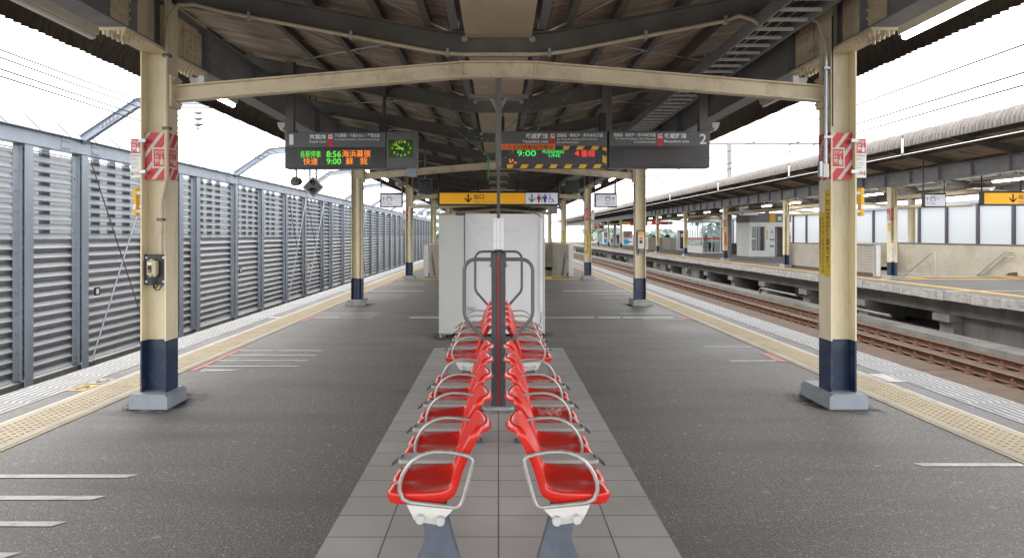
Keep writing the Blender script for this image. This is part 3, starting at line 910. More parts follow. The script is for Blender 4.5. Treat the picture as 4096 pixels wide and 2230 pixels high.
for cx, cy, hx, hy, n_l in [(s_ * 3.01, y_ + .05, .2, .30, 4) for s_ in (-1, 1) for y_ in COLY[:3]] + [(-.69, 10.1, .25, .35, 3), (.08, 10.3, .65, .3, 3), (0, 5.9, .17, .13, 3)]:
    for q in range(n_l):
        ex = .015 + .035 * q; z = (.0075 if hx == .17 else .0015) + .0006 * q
        mb.poly([(cx + (hx + ex * (1 + .5 * math.sin(3 * a + cx * 5 + q))) * math.copysign(abs(math.cos(a)) ** .5, math.cos(a)), cy + (hy + ex * (1 + .5 * math.cos(2 * a + cy + q))) * math.copysign(abs(math.sin(a)) ** .5, math.sin(a)), z) for a in [2 * PI * j / 28 for j in range(28)]], 'grime_shade')
struct(mb.build('floor_stain_shade'))

# ------------------------------------------------------------------ columns
HWX, HWY = .112, .112


def shaft_mesh(navy_top=.575, z0=.13):
    mb = MB()
    for a, b, m in ((z0, navy_top, 'navy'), (navy_top, 3.60, 'cream')):
        for s in (-1, 1):
            mb.box(s * (HWX - .013), s * HWX, -HWY, HWY, a, b, m)
        mb.box(-(HWX - .013), HWX - .013, -.006, .006, a, min(b, 3.55), m)
    for s in (-1, 1):
        mb.box(-(HWX - .013), HWX - .013, s * .007, s * HWY, 3.105, 3.119, 'cream')
    return mb


def bracket_mesh(s):
    mb = MB()
    a, b = s * .113, s * .74
    mb.box(-.105, .105, a, b, 3.095, 3.119, 'cream_top')
    mb.box(-.011, .011, a, b, 3.119, 3.549, 'cream_top')
    mb.box(-.105, .105, a, b, 3.5505, 3.565, 'cream_top')
    for xx in (-.018, .018):
        mb.box(xx - .006, xx + .006, s * .42, s * .80, 3.18, 3.50, 'cream_top')
    for yy in (.47, .55, .65, .73):
        for zz in (3.24, 3.31, 3.38, 3.45):
            if zz in (3.31, 3.38) and yy in (.47, .73): continue
            for q in (-1, 1): mb.tube([(q * .024, s * yy, zz), (q * .042, s * yy, zz)], .013, 'cream_top', 6)
    for yy in (.45, .52, .59, .66, .72):
        for xx in (-.075, -.04, .04, .075):
            mb.tube([(xx, s * yy, 3.065), (xx, s * yy, 3.096)], .014, 'cream_top', 6)
    return mb


def plinth_mesh(m, b=.36):
    mb = MB()
    x, a = .165, -.20
    mb.prism([(-x, 0), (x, 0), (x, .105), (x - .03, .13), (-x + .03, .13), (-x, .105)], 'Y', a, b, m)
    return mb


SH = [shaft_mesh().build('shaft')]
BR = [bracket_mesh(-1).build('bracket'), bracket_mesh(1).build('bracket')]
PL = {m: plinth_mesh(m).build('plinth') for m in ('plinth', 'plinth2')}
PL['short'] = plinth_mesh('plinth', .17).build('plinth')
mbp = MB()
mbp.tube([(.035, -.068, .15), (.035, -.068, .575)], .047, 'navy', 14); mbp.tube([(.035, -.068, .575), (.035, -.068, 2.70)], .047, 'cream', 14)
for zz in (1.05, 1.62, 2.3): mbp.tube([(.035, -.068, zz), (.035, -.068, zz + .03)], .051, 'cream_top', 14)
DP = mbp.build('downpipe')
mbp = MB()
mbp.tube([(.035, -.13, .15), (.035, -.13, .575)], .052, 'navy', 14)
mbp.tube([(.035, -.13, .575), (.035, -.13, 2.32), (.04, -.13, 2.40), (.09, -.13, 2.44), (.6, -.13, 2.45), (2.6, -.13, 2.50)], .052, 'cream', 14)
for zz in (.95, 1.5, 2.1): mbp.tube([(.035, -.13, zz), (.035, -.13, zz + .03)], .056, 'cream_top', 14)
DP2 = mbp.build('downpipe')
PROT = [SH[0], BR[0], BR[1], PL['plinth'], PL['short'], PL['plinth2'], DP, DP2]
for o in PROT: COL.objects.unlink(o)


def put(o, parent):
    c = o.copy(); COL.objects.link(c); c.parent = parent; return c


def warn_band(root, si, full=True):
    """striped band round the column with the stop pictogram; si = side of the column that faces the platform middle (+1/-1)"""
    mb = MB(); z0, z1 = 1.985, 2.395
    f0 = lambda y: (lambda u, v: (u, y, v))
    mb.box(-HWX + .016, HWX - .016, -.066, -.060, z0, z1, 'warn_red')
    bx = (-HWX + .016, HWX - .016, z0, z1)
    stripes(mb, bx, f0(-.0672), 'warn_white', .115, .036, .75, .02)
    c0, c1 = (-.03, .092) if si > 0 else (-.092, .03)
    rect(mb, (c0, c1, 2.085, 2.265), f0(-.0684), 'warn_white'); rect(mb, (c0 + .013, c1 - .013, 2.10, 2.25), f0(-.0694), 'warn_red')
    stop_picto(mb, (c0 + .015, c1 - .015, 2.105, 2.247), f0(-.0704), f0(-.0714), 'warn_white', 'warn_red')
    # inner flange face
    x = si * (HWX + .001)
    mb.box(si * HWX, si * (HWX + .003), -HWY - .001, HWY, z0, z1, 'warn_red')
    g = lambda k: (lambda u, v: (si * (HWX + .003 + k), u if si > 0 else -u, v))
    stripes(mb, (-HWY, HWY, z0, z1), g(.0012), 'warn_white', .115, .036, .75)
    rect(mb, (-.085, .085, 2.085, 2.265), g(.0024), 'warn_white'); rect(mb, (-.068, .068, 2.10, 2.25), g(.0034), 'warn_red')
    stop_picto(mb, (-.066, .066, 2.105, 2.247), g(.0044), g(.0054), 'warn_white', 'warn_red')
    mb.build('warning_band', root)
    mb = MB()
    for zz in (2.05, 2.32):
        mb.box(-si * (HWX + .008), -si * (HWX - .05), -.125, -.100, zz - .014, zz + .014, 'galv')
    mb.build('clamp', root)


def yellow_vertical(root, si, big):
    """vertical yellow platform number sticker"""
    mb = MB()
    if big:
        k = lambda e: (lambda u, v: (si * (HWX + .003 + e), u if si > 0 else -u, v))
        # facing the platform middle: right half next to the camera
        mb.box(si * HWX, si * (HWX + .003), -.104, -.005, 1.13, 1.895, 'yellow'); mb.box(si * HWX, si * (HWX + .0028), -.004, .104, 1.145, 1.70, 'yellow')
        f = lambda u, v: (si * (HWX + .0045), -u, v)
        vtext(mb, 'ここは②番線です。', (.02, .095, 1.17, 1.86), f, 'txt_black', .01)
        vtext(mb, '武蔵野線ご利用のお客さまは', (-.045, -.008, 1.16, 1.66), f, 'txt_black')
        vtext(mb, '発車番線をご確認ください。', (-.096, -.06, 1.20, 1.66), f, 'txt_black')
    else:
        mb.box(-.052, .05, -.071, -.067, .86, 1.69, 'yellow')
        vtext(mb, 'ここは2番線です', (-.04, .04, .90, 1.66), lambda u, v: (u, -.0725, v), 'txt_black', .012)
        mb.box(-.09, .09, -.066, -.0062, 1.0, 1.5, 'cream')
    mb.build('platform_sticker', root)


ORD = ['first', 'second', 'third', 'fourth', 'fifth', 'sixth', 'seventh', 'eighth', 'ninth', 'tenth', 'eleventh', 'twelfth', 'thirteenth', 'fourteenth', 'fifteenth', 'sixteenth', 'seventeenth', 'eighteenth', 'nineteenth', 'twentieth']
for k, Y in enumerate(COLY[:10]):
    for s in (-1, 1):
        side = 'louvred fence' if s < 0 else 'rusty track'
        lab = {0: 'nearest cream steel column with red striped band, beside the %s',
               1: 'second cream steel column back, on grey concrete plinth, beside the %s'}.get(k, ORD[k] + ' cream steel column back from the camera in the row beside the %s') % side
        r = thing('steel_column', lab, 'column', (s * 3.01, Y, 0), 'cream columns of the bench platform')
        put(SH[0], r); put(BR[0], r); put(BR[1], r); put(PL[('short' if s < 0 else 'plinth') if k == 0 else 'plinth2'], r)
        if k in (0, 2): warn_band(r, -s)
        if s < 0 and k == 1: put(DP, r)
        if s < 0 and k in (2, 3): put(DP2, r)
        if s > 0 and k == 0: yellow_vertical(r, -1, True)
        if s > 0 and k in (2, 3): yellow_vertical(r, -1, False)
for k in range(2, 11):
    Y = COLY[k]
    lab = ORD[k - 2] + ' cream column from the camera along the opposite platform edge'
    r = thing('steel_column', lab, 'column', (OX - 2.9, Y, 0), 'near row of opposite platform columns')
    put(SH[0], r); put(BR[0], r); put(BR[1], r); put(PL['plinth2'], r)
    if k in (2, 4, 6): warn_band(r, -1)
    if k in (2, 3): put(DP2, r)
    if k == 2:
        mb = MB(); mb.box(-.112, -.02, -.119, -.114, .62, 1.32, 'white'); mb.box(-.09, -.04, -.121, -.119, 1.22, 1.30, 'txt_red')
        vtext(mb, 'ご案内板', (-.095, -.04, .72, 1.18), lambda u, v: (u, -.121, v), 'txt_black'); mb.build('notice', r)
    if k in (4, 5, 6):
        mb = MB(); mb.box(-.05, .05, -.072, -.066, .85, 1.65, 'orange' if k == 4 else 'yellow')
        vtext(mb, 'ここは3番線です', (-.04, .04, .90, 1.6), lambda u, v: (u, -.0735, v), 'txt_black'); mb.build('platform_sticker', r)
for k in (3, 4, 5, 6, 7):
    r = thing('steel_column', ORD[k - 3] + ' plain cream column in the far row behind the opposite stairwell', 'column', (OX + 2.9, COLY[k], 0), 'far row of opposite platform columns')
    put(SH[0], r); put(PL['plinth2'], r)


# emergency stop flags, yellow call boxes
def flag_sign(loc, si, num, label):
    r = thing('emergency_sign', label, 'sign', loc, 'emergency stop flag signs')
    mb = MB(); w, h = .092, .345
    mb.box(-w / 2, w / 2, -.004, .004, 0, h, 'white', .001); mb.build('panel', r)
    mb = MB(); f = lambda e: (lambda u, v: (u, -.0045 - e, v))
    rect(mb, (-.041, .041, .215, h - .006), f(0), 'warn_red')
    stop_picto(mb, (-.038, .038, .22, h - .01), f(.001), f(.002), 'txt_white', 'warn_red')
    text(mb, '非常停止', (-.04, .04, .183, .205), f(.0005), 'txt_grey', .01)
    text(mb, 'ボタン', (-.04, .02, .152, .176), f(.0005), 'txt_grey', .01)
    for i, sx in enumerate(('Emergency', 'Train Stop', 'Button')):
        text(mb, sx, (-.04, (.028, .024, .004)[i], .124 - i * .02, .139 - i * .02), f(.0005), 'txt_grey')
    arrow(mb, (-.031 if si < 0 else .031, .04), .042, f(.0005), 'txt_grey')
    text(mb, num + '番線用', (-.018, .04, .026, .056) if si < 0 else (-.042, .016, .026, .056), f(.0005), 'txt_red', .01)
    mb.build('lettering', r)
    mb = MB()
    for zz in (.07, .27): mb.box(-si * .046 - .0, -si * .046 - si * .03, -.02, .012, zz - .012, zz + .012, 'galv')
    mb.build('clamp', r)
    return r


def call_box(loc, si, label):
    r = thing('call_box', label, 'emergency button', loc, 'yellow emergency button boxes')
    mb = MB(); mb.box(-.017, .017, -.03, .03, 0, .245, 'yellow_box', .006); mb.build('housing', r)
    mb = MB(); mb.box(-.012, .012, -.0325, -.03, .06, .10, 'white'); mb.build('label', r)
    mb = MB()
    for zz in (.04, .20): mb.box(-si * .0175, -si * .06, -.028, -.002, zz - .012, zz + .012, 'lamp_body')
    mb.build('clamp', r)


for Y, tagk in ((COLY[0], 'nearest'), (COLY[2], 'third')):
    for s, num in ((-1, '1'), (1, '2')):
        flag_sign((s * 3.185, Y - .06, 2.0), s, num, 'white and red stop flag sign on the %s column beside the %s' % (tagk, 'louvred fence' if s < 0 else 'rusty track'))
        call_box((s * (3.185 if True else 0), Y - .06, 1.665), s, 'yellow emergency box on the %s column beside the %s' % (tagk, 'louvred fence' if s < 0 else 'rusty track'))
for k in (2, 4):
    flag_sign((OX - 2.9 - .175, COLY[k] - .06, 2.0), -1, '3', 'white and red stop flag sign on the %s opposite platform column' % ORD[k - 2])
    call_box((OX - 2.9 - .16, COLY[k] - .06, 1.64), -1, 'yellow emergency box on the %s opposite platform column' % ORD[k - 2])

# switch box on the nearest left column
r = thing('switch_box', 'beige push button switch on a black plate in the nearest fence-side column', 'switch', (-3.01, 6.0, 1.06), None)
mb = MB(); mb.box(-.095, .095, -.016, -.004, 0, .27, 'black', .003); mb.build('backplate', r)
mb = MB()
mb.box(-.045, .035, -.075, -.017, .09, .215, 'beige_box', .006); mb.box(-.028, .0, -.06, -.03, .2151, .228, 'beige_box'); mb.box(.0, .025, -.06, -.03, .075, .0899, 'beige_box'); mb.box(-.035, -.01, -.06, -.03, .075, .0899, 'beige_box')
mb.box(-.034, .0, -.0775, -.0752, .182, .197, 'white'); mb.box(-.036, -.003, -.0775, -.0752, .11, .172, 'txt_black')
mb.build('housing', r)
mb = MB(); mb.box(-.029, -.012, -.081, -.0777, .115, .135, 'pink', .002); mb.box(-.029, -.012, -.081, -.0777, .147, .165, 'black', .002); mb.build('push_button', r)
mb = MB()
for q in (-.075, .075):
    for zz in (.03, .24): mb.tube([(q, -.022, zz), (q, -.016, zz)], .010, 'galv', 10)
mb.build('screw', r)
mb = MB()
mb.tube([(-.02, -.045, .075), (-.008, -.045, .02), (.0, -.04, -.02), (.02, -.035, -.045), (.045, -.03, -.04), (.06, -.02, 0)], .006, 'black', 6)
mb.tube([(.012, -.045, .075), (.002, -.048, .02), (.006, -.042, -.01), (.02, -.035, -.025), (.03, -.03, 0)], .006, 'black', 6)
mb.build('cable', r)

# conduits: along the front rafter and down both nearest columns
mb = MB()
yy = 5.93
pth = [(-2.93, yy, 1.335), (-2.925, yy, 1.8), (-2.865, yy - .03, 2.0), (-2.865, yy - .03, 3.25), (-2.85, yy - .02, 3.40), (-2.79, yy + .02, 3.50), (-2.68, yy + .08, 3.525)]
pth += [(x, 6.02, zr(x) - .012) for x in (-2.45, -2.2, -1.65, -.9, -.62, -.45, -.28, .28, .45, .62, .9, 1.65, 2.0)] + [(2.12, 6.02, 3.43), (2.25, 6.04, 3.40), (2.35, 6.1, 3.36)]
mb.tube(pth, .017, 'conduit', 10)
for x in (-2.2, -1.3, -.45, .45, 1.3, 2.0): mb.box(x - .012, x + .012, 6.0, 6.05, zr(x) - .04, zr(x) + .03, 'galv')
for zz in (2.42, 3.05): mb.box(-2.90, -2.84, yy - .05, yy + .01, zz - .012, zz + .012, 'steel_dark')
mb.box(-2.955, -2.90, yy - .03, yy + .02, 1.62, 1.645, 'steel_dark')
tag(mb.build('conduit'), 'cream conduit pipe curving from the nearest fence-side column along the front rafter', 'conduit')
mb = MB()
mb.tube([(2.855, 5.96, 2.12), (2.855, 5.96, 3.08)], .016, 'galv', 10); mb.box(2.83, 2.88, 5.945, 5.99, 2.0, 2.12, 'lamp_body', .004); mb.box(2.80, 2.829, 5.95, 5.99, 2.005, 2.14, 'galv', .004)
for zz in (2.95, 2.10 + .25): mb.box(2.83, 2.90, 5.93, 5.98, zz - .01, zz + .01, 'galv')
mb.tube([(2.855, 5.96, 3.08), (2.85, 5.96, 3.2), (2.80, 5.98, 3.36), (2.68, 6.0, 3.42), (2.5, 6.05, 3.43)], .014, 'conduit', 8)
tag(mb.build('conduit'), 'galvanised conduit and junction box on the nearest track-side column', 'conduit')
mb = MB()
mb.tube([(2.90, 5.925, 2.44), (2.90, 5.925, 3.4)], .006, 'black', 6)
tag(mb.build('cable'), 'thin black cable running up the nearest track-side column', 'cable')

# meter box on second right column
r = thing('telephone_box', 'white wall telephone box with yellow cap on the second track-side column', 'telephone', (3.0, COLY[1] - .02, 1.10))
mb = MB(); mb.box(-.08, .10, -.05, -.006, 0, .50, 'steel_grey'); mb.build('backplate', r)
mb = MB(); mb.box(-.055, .085, -.115, -.05, .10, .40, 'lamp_body', .01); mb.box(-.02, .05, -.118, -.1151, .30, .35, 'orange'); mb.box(-.02, .04, -.118, -.1151, .22, .28, 'txt_black'); mb.build('housing', r)
mb = MB(); mb.prism([(-.06, .40), (.09, .40), (.085, .455), (.0, .475), (-.05, .45)], 'Y', -.118, -.05, 'yellow_box'); mb.build('cap', r)
mb = MB(); mb.tube([(-.03, -.08, .10), (-.03, -.08, .02), (-.05, -.07, -.04)], .008, 'black', 6); mb.build('cord', r)

# ------------------------------------------------------------------ benches
def seat_mesh():
    prof = [(.463, .424, .128), (.452, .433, .148), (.425, .438, .158), (.385, .438, .162), (.33, .434, .163), (.27, .430, .163), (.225, .429, .161),
            (.193, .434, .157), (.170, .452, .150), (.151, .487, .155), (.132, .532, .154), (.114, .578, .154), (.097, .620, .156), (.081, .655, .156), (.069, .680, .152), (.060, .690, .132)]
    vsam = [-1, -.92, -.72, -.42, -.12, .12, .42, .72, .92, 1]
    n, k = len(prof), len(vsam)
    nor, tan = [], []
    for i in range(n):
        a = prof[max(0, i - 1)]; b = prof[min(n - 1, i + 1)]
        t = Vector((b[0] - a[0], b[1] - a[1])).normalized(); nor.append((t.y, -t.x)); tan.append((t.x, t.y))
    nor[0] = (.25, .97)
    V = []
    for i, (u, z, w) in enumerate(prof):
        front = max(0, 1 - abs(i - 2) / 2.5)
        for v in vsam:
            e = abs(v)
            lift = .004 * e ** 4 * (1 - front) + .047 * e ** 2.3 * (0, 0, 0, 0, 0, .1, .25, .45, .7, .9, 1, 1, 1, 1, 1, 1)[i]
            drop = (.026 * e ** 3 * (i - 10) / 5.) if i > 10 else 0
            dish = -.006 * (1 - e ** 2) * (1 if 3 <= i <= 7 else 0)
            lobe = .005 * front * math.cos(2 * PI * (e - .5)) - .012 * front * max(0, 1 - e / .2)
            d = lift + lobe + dish
            V.append((u + nor[i][0] * d, v * w, z + nor[i][1] * d - drop))
    fs = [(i * k + j, i * k + j + 1, (i + 1) * k + j + 1, (i + 1) * k + j) for i in range(n - 1) for j in range(k - 1)]
    ring = [(0, j) for j in range(k)] + [(i, k - 1) for i in range(1, n)] + [(n - 1, j) for j in range(k - 2, -1, -1)] + [(i, 0) for i in range(n - 2, 0, -1)]
    prev = [i * k + j for i, j in ring]
    for out, dn in ((.006, .003), (.0095, .014), (.0085, .034), (.002, .050)):
        cur = []
        for i, j in ring:
            p = V[i * k + j]; v = vsam[j]
            oy = (1 if v > 0 else -1) * out if j in (0, k - 1) else 0
            ou, oz = 0, 0
            if i == 0: ou, oz = out, 0
            if i == n - 1: ou, oz = tan[i][0] * out, tan[i][1] * out
            dd = dn * (1 if i < 8 else .8)
            cur.append(len(V)); V.append((p[0] + ou - nor[i][0] * dd, p[1] + oy, p[2] + oz - nor[i][1] * dd))
        for q in range(len(ring)):
            q2 = (q + 1) % len(ring)
            fs.append((prev[q], cur[q], cur[q2], prev[q2]))
        prev = cur
    mb = MB(); mb.add(V, fs, 'red_seat', True)
    return mb


PITCH = .52


def make_bench(label, loc):
    t = thing('seat_row', label, 'bench', loc, 'back to back rows of red platform seats')
    sm = seat_mesh().build('seat', t, subsurf=2); sm.location = (0, .19, 0)
    for i in range(1, 5):
        c = sm.copy(); COL.objects.link(c); c.parent = t; c.location = (0, .19 + PITCH * i, 0)
    mb = MB()
    loop = [(.1745, .383), (.26, .392), (.36, .403), (.393, .417), (.406, .453), (.404, .487), (.393, .518), (.376, .547), (.354, .572), (.325, .592), (.2936, .6046), (.259, .611), (.199, .609), (.150, .600), (.120, .592), (.107, .578), (.108, .556), (.125, .487), (.145, .4176), (.155, .393)]
    mb.tube([(a, 0, b) for a, b in loop], .0088, 'seat_metal', 10, closed=True)
    mb.prism([(.185, .378), (.375, .396), (.345, .335), (.332, .328), (.255, .316), (.24, .322)], 'Y', -.008, .008, 'lamp_body')
    mb.build('armrest', t)
    mb = MB()
    arc = [(.118, .593), (.15, .601), (.199, .609), (.259, .611), (.2936, .6046), (.325, .592), (.354, .572), (.376, .547), (.393, .518), (.404, .487), (.406, .453), (.398, .42), (.375, .40)]
    mb.tube([(a, 0, b) for a, b in arc], .0082, 'seat_metal', 10)
    mb.prism([(.20, .375), (.38, .40), (.345, .335), (.24, .322)], 'Y', -.006, .006, 'seat_metal')
    am = mb.build('armrest', t); am.location = (0, PITCH, 0)
    for i in range(2, 5):
        c = am.copy(); COL.objects.link(c); c.parent = t; c.location = (0, PITCH * i, 0)
    mb = MB()
    mb.prism(rrect(.185, .468, .375, .487, .016), 'Z', .438, .452, 'table'); mb.box(.20, .40, .40, .46, .36, .437, 'seat_metal')
    tb = mb.build('side_table', t)
    mb = MB(); mb.tube([(.478 + .026 * math.cos(a), .43 + .03 * math.sin(a), .436 - .022 * math.cos(a)) for a in [2 * PI * q / 14 for q in range(14)]], .0036, 'post', 6, closed=True)
    hk = mb.build('bag_ring', tb)
    for i in range(1, 4):
        c = tb.copy(); COL.objects.link(c); c.parent = t; c.location = (0, PITCH * i, 0)
        d = hk.copy(); COL.objects.link(d); d.parent = c
    mb = MB()
    for x, z in ((.237, .336), (.319, .343)):
        mb.tube([(x, -.02, z), (x, 2.47, z)], .0135, 'post', 10)
    for i in range(5):
        mb.box(.235, .352, PITCH * i + .12, PITCH * i + .26, .350, .372, 'steel_dark')
    mb.build('beam', t)
    for y0 in (-.03, 2.455):
        for x, z in ((.237, .336), (.319, .343)):
            mb = MB(); mb.tube([(x, y0 - .004, z), (x, y0, z), (x, y0 + .022, z), (x, y0 + .026, z)], [.014, .019, .019, .015], 'cabinet', 14); mb.build('end_cap', t)
    for y0 in (.10, 2.12):
        mb = MB()
        mb.prism([(.224, .334), (.318, .334), (.322, .285), (.309, .21), (.345, .12), (.398, .02), (.398, .007), (.135, .007), (.137, .02), (.17, .13), (.205, .25)], 'Y', y0, y0 + .055, 'leg')
        mb.box(.12, .41, y0 - .03, y0 + .085, .006, .014, 'leg')
        mb.build('leg', t)
    return t


B1 = make_bench('front row of five red seats facing the rusty track', (0, 2.80, 0))
B2 = dup(B1, (0, 2.80, 0), 'front row of five red seats facing the louvred fence'); B2.scale = (-1, 1, 1)
B3 = dup(B1, (0, 5.95, 0), 'rear row of five red seats beyond the charcoal post, facing the rusty track')
B4 = dup(B1, (0, 5.95, 0), 'rear row of five red seats beyond the charcoal post, facing the louvred fence'); B4.scale = (-1, 1, 1)


# crumpled clear wrapper on a seat
mb = MB()
pts = []
for i in range(7):
    for j in range(6):
        pts.append((.24 + i * .022 + rnd.uniform(-.008, .008), 4.00 + j * .03 + rnd.uniform(-.01, .01), .438 + rnd.uniform(0, .022)))
mb.add(pts, [(i * 6 + j, i * 6 + j + 1, (i + 1) * 6 + j + 1, (i + 1) * 6 + j) for i in range(6) for j in range(5)], 'wrap')
tag(mb.build('plastic_wrapper'), 'crumpled clear plastic wrapper lying on a red seat', 'wrapper')


# ------------------------------------------------------------------ leaning posts
def lean_post(label, Y):
    t = thing('leaning_post', label, 'leaning post', (0, Y, 0), 'charcoal leaning posts between the seat rows')
    mb = MB()
    mb.box(-.061, -.0125, -.05, .05, .03, 1.345, 'post', .004); mb.box(.0125, .061, -.05, .05, .03, 1.345, 'post', .004); mb.box(-.013, .013, -.036, .036, .03, 1.34, 'post')
    mb.build('post', t)
    mb = MB(); mb.box(-.0085, .0085, -.044, -.0362, .035, 1.335, 'stripe_red'); mb.tube([(0, -.046, 1.31), (0, -.0441, 1.31)], .004, 'galv', 8); mb.build('stripe', t)
    mb = MB()
    mb.add([(-.063, -.052, 1.345), (.063, -.052, 1.345), (.063, .052, 1.345), (-.063, .052, 1.345), (-.03, -.02, 1.372), (.03, -.02, 1.372), (.03, .02, 1.372), (-.03, .02, 1.372)],
           [(0, 1, 5, 4), (1, 2, 6, 5), (2, 3, 7, 6), (3, 0, 4, 7), (4, 5, 6, 7), (3, 2, 1, 0)], 'post'); mb.build('cap', t)
    for s in (-1, 1):
        mb = MB()
        p = [(.06, 1.288), (.20, 1.288)] + [(.20 + .096 * math.sin(a), 1.192 + .096 * math.cos(a)) for a in [PI / 2 * q / 6 for q in range(1, 7)]]
        p += [(.296, 1.0), (.296, .84), (.290, .80), (.272, .765), (.24, .73), (.13, .605), (.062, .53)]
        mb.tube([(s * a, 0, b) for a, b in p], .0158, 'tube', 12)
        mb.box(s * .061, s * .067, -.03, .03, 1.22, 1.34, 'tube')
        for zz in (1.235,): mb.tube([(s * .067, -.01, zz), (s * .078, -.01, zz)], .011, 'galv', 8)
        mb.tube([(s * .061, 0, .46), (s * .075, 0, .46)], .016, 'galv', 8)
        mb.build('hip_rail', t)
    mb = MB(); mb.prism(rrect(-.135, .135, -.10, .12, .05, 4), 'Z', .004, .032, 'plinth2'); mb.build('footing', t)
    return t


lean_post('charcoal leaning post with red stripe standing nearest between the red seats', 5.90)
lean_post('charcoal leaning post with curved rails standing behind the first one', 8.66)

t = thing('cable_riser', 'grey cable pipe with white cover rising above the leaning post to the tie beam', 'pipe', (0, 6.03, 0))
mb = MB(); mb.box(-.045, .045, -.02, .02, .03, 1.645, 'white', .003)
for q in (-.03, .03):
    for zz in (1.25, 1.45, 1.62): mb.tube([(q, -.0225, zz), (q, -.02, zz)], .004, 'galv', 6)
mb.box(-.0165, -.0145, -.0208, -.02, .9, 1.64, 'txt_grey'); mb.box(.0145, .0165, -.0208, -.02, .9, 1.64, 'txt_grey')
mb.build('cover', t)
mb = MB(); mb.box(-.014, .014, -.012, .012, 1.645, 2.10, 'post'); mb.box(-.026, .026, -.02, .02, 2.10, 2.885, 'steel_dark'); mb.box(-.04, .04, -.05, .03, 2.878, 2.889, 'cream_top')
mb.build('pipe', t)
mb = MB(); mb.box(-.265, -.027, -.012, .012, 2.70, 2.735, 'steel_dark'); mb.box(.027, .265, -.012, .012, 2.70, 2.735, 'steel_dark')
for s in (-1, 1): mb.prism([(s * .027, 2.60), (s * .075, 2.70), (s * .05, 2.70), (s * .027, 2.66)], 'Y', -.01, .01, 'steel_grey')
mb.build('cross_arm', t)

# ------------------------------------------------------------------ cabinet and sheeted kiosk behind the benches
t = thing('metal_cabinet', 'tall pale grey metal cabinet on small feet behind the benches', 'cabinet', (-.69, 9.95, 0))
mb = MB(); mb.box(-.18, .18, 0, .45, .065, 1.785, 'cabinet', .004); mb.build('body', t)
mb = MB(); mb.box(-.165, .165, -.006, -.001, .08, 1.775, 'cabinet', .002); mb.build('panel', t)
mb = MB(); mb.box(-.186, .02, -.02, .06, .05, .0645, 'steel_grey'); mb.tube([(-.15, .03, .0), (-.15, .03, .05)], .02, 'galv', 8); mb.tube([(-.09, .0, .02), (-.11, .02, .05)], .018, 'galv', 8); mb.tube([(.13, .2, .0), (.13, .2, .065)], .02, 'galv', 8); mb.build('foot', t)
mb = MB()
for zz in (.15, .6, 1.15, 1.68): mb.tube([(-.173, -.004, zz), (-.173, -.0005, zz)], .004, 'black', 6)
mb.build('screw', t)
mb = MB(); mb.box(.07, .21, -.04, .1, 1.79, 1.825, 'post', .004); mb.build('bracket', t)

t = thing('covered_kiosk', 'big box kiosk wrapped in a smooth white vinyl sheet behind the benches', 'kiosk', (.08, 10.15, 0))
mb = MB()
nx, nz = 46, 70
w0, w1, h0, h1 = -.578, .588, .03, 1.81
vs = []
for j in range(nz + 1):
    z = h0 + (h1 - h0) * j / nz
    for i in range(nx + 1):
        u = -1 + 2 * i / nx; x = w0 + (w1 - w0) * i / nx
        d = 0
        for (sg, a, wd, amp) in ((.16, .10, .03, .012), (.34, .24, .05, .008), (.75, .5, .09, .006)):
            zc = h1 - .06 - sg * (1 - u * u) * .9 - .02
            d += amp * math.exp(-((z - zc) / wd) ** 2) * (.4 + .6 * abs(u))
        d += .004 * math.sin(9 * u + 3 * z) * (z / h1) ** 2
        vs.append((x, -.0 - d, z))
mb.add(vs, [(j * (nx + 1) + i, j * (nx + 1) + i + 1, (j + 1) * (nx + 1) + i + 1, (j + 1) * (nx + 1) + i) for j in range(nz) for i in range(nx)], 'vinyl', True)
mb.build('sheet', t)
mb = MB(); mb.box(w0 + .004, w1 - .004, .012, .62, h0, h1 - .004, 'vinyl', .012); mb.build('body', t)
mb = MB(); mb.box(.535, .57, -.035, -.018, .35, 1.74, 'white', .004); mb.build('cable_duct', t)
mb = MB(); mb.tube([(.552, -.02, .35), (.545, -.03, .22), (.50, -.04, .12), (.53, -.04, .03), (.545, -.03, .01)], .005, 'black', 6); mb.build('cable', t)
mb = MB(); mb.tube([(.45, -.02, 1.83), (.50, -.045, 1.80), (.545, -.04, 1.765)], .007, 'black', 6); mb.build('tie', t)
mb = MB(); mb.box(.588, .61, -.01, .6, .03, 1.80, 'cabinet', .004); mb.build('side_panel', t)
mb = MB(); mb.box(-.535, -.425, -.022, -.0205, .37, .435, 'cabinet')
for zz, w_ in ((.418, .06), (.402, .09), (.386, .085)): mb.box(-.53, -.53 + w_, -.0228, -.0221, zz - .004, zz + .004, 'plinth')
mb.build('sticker', t)

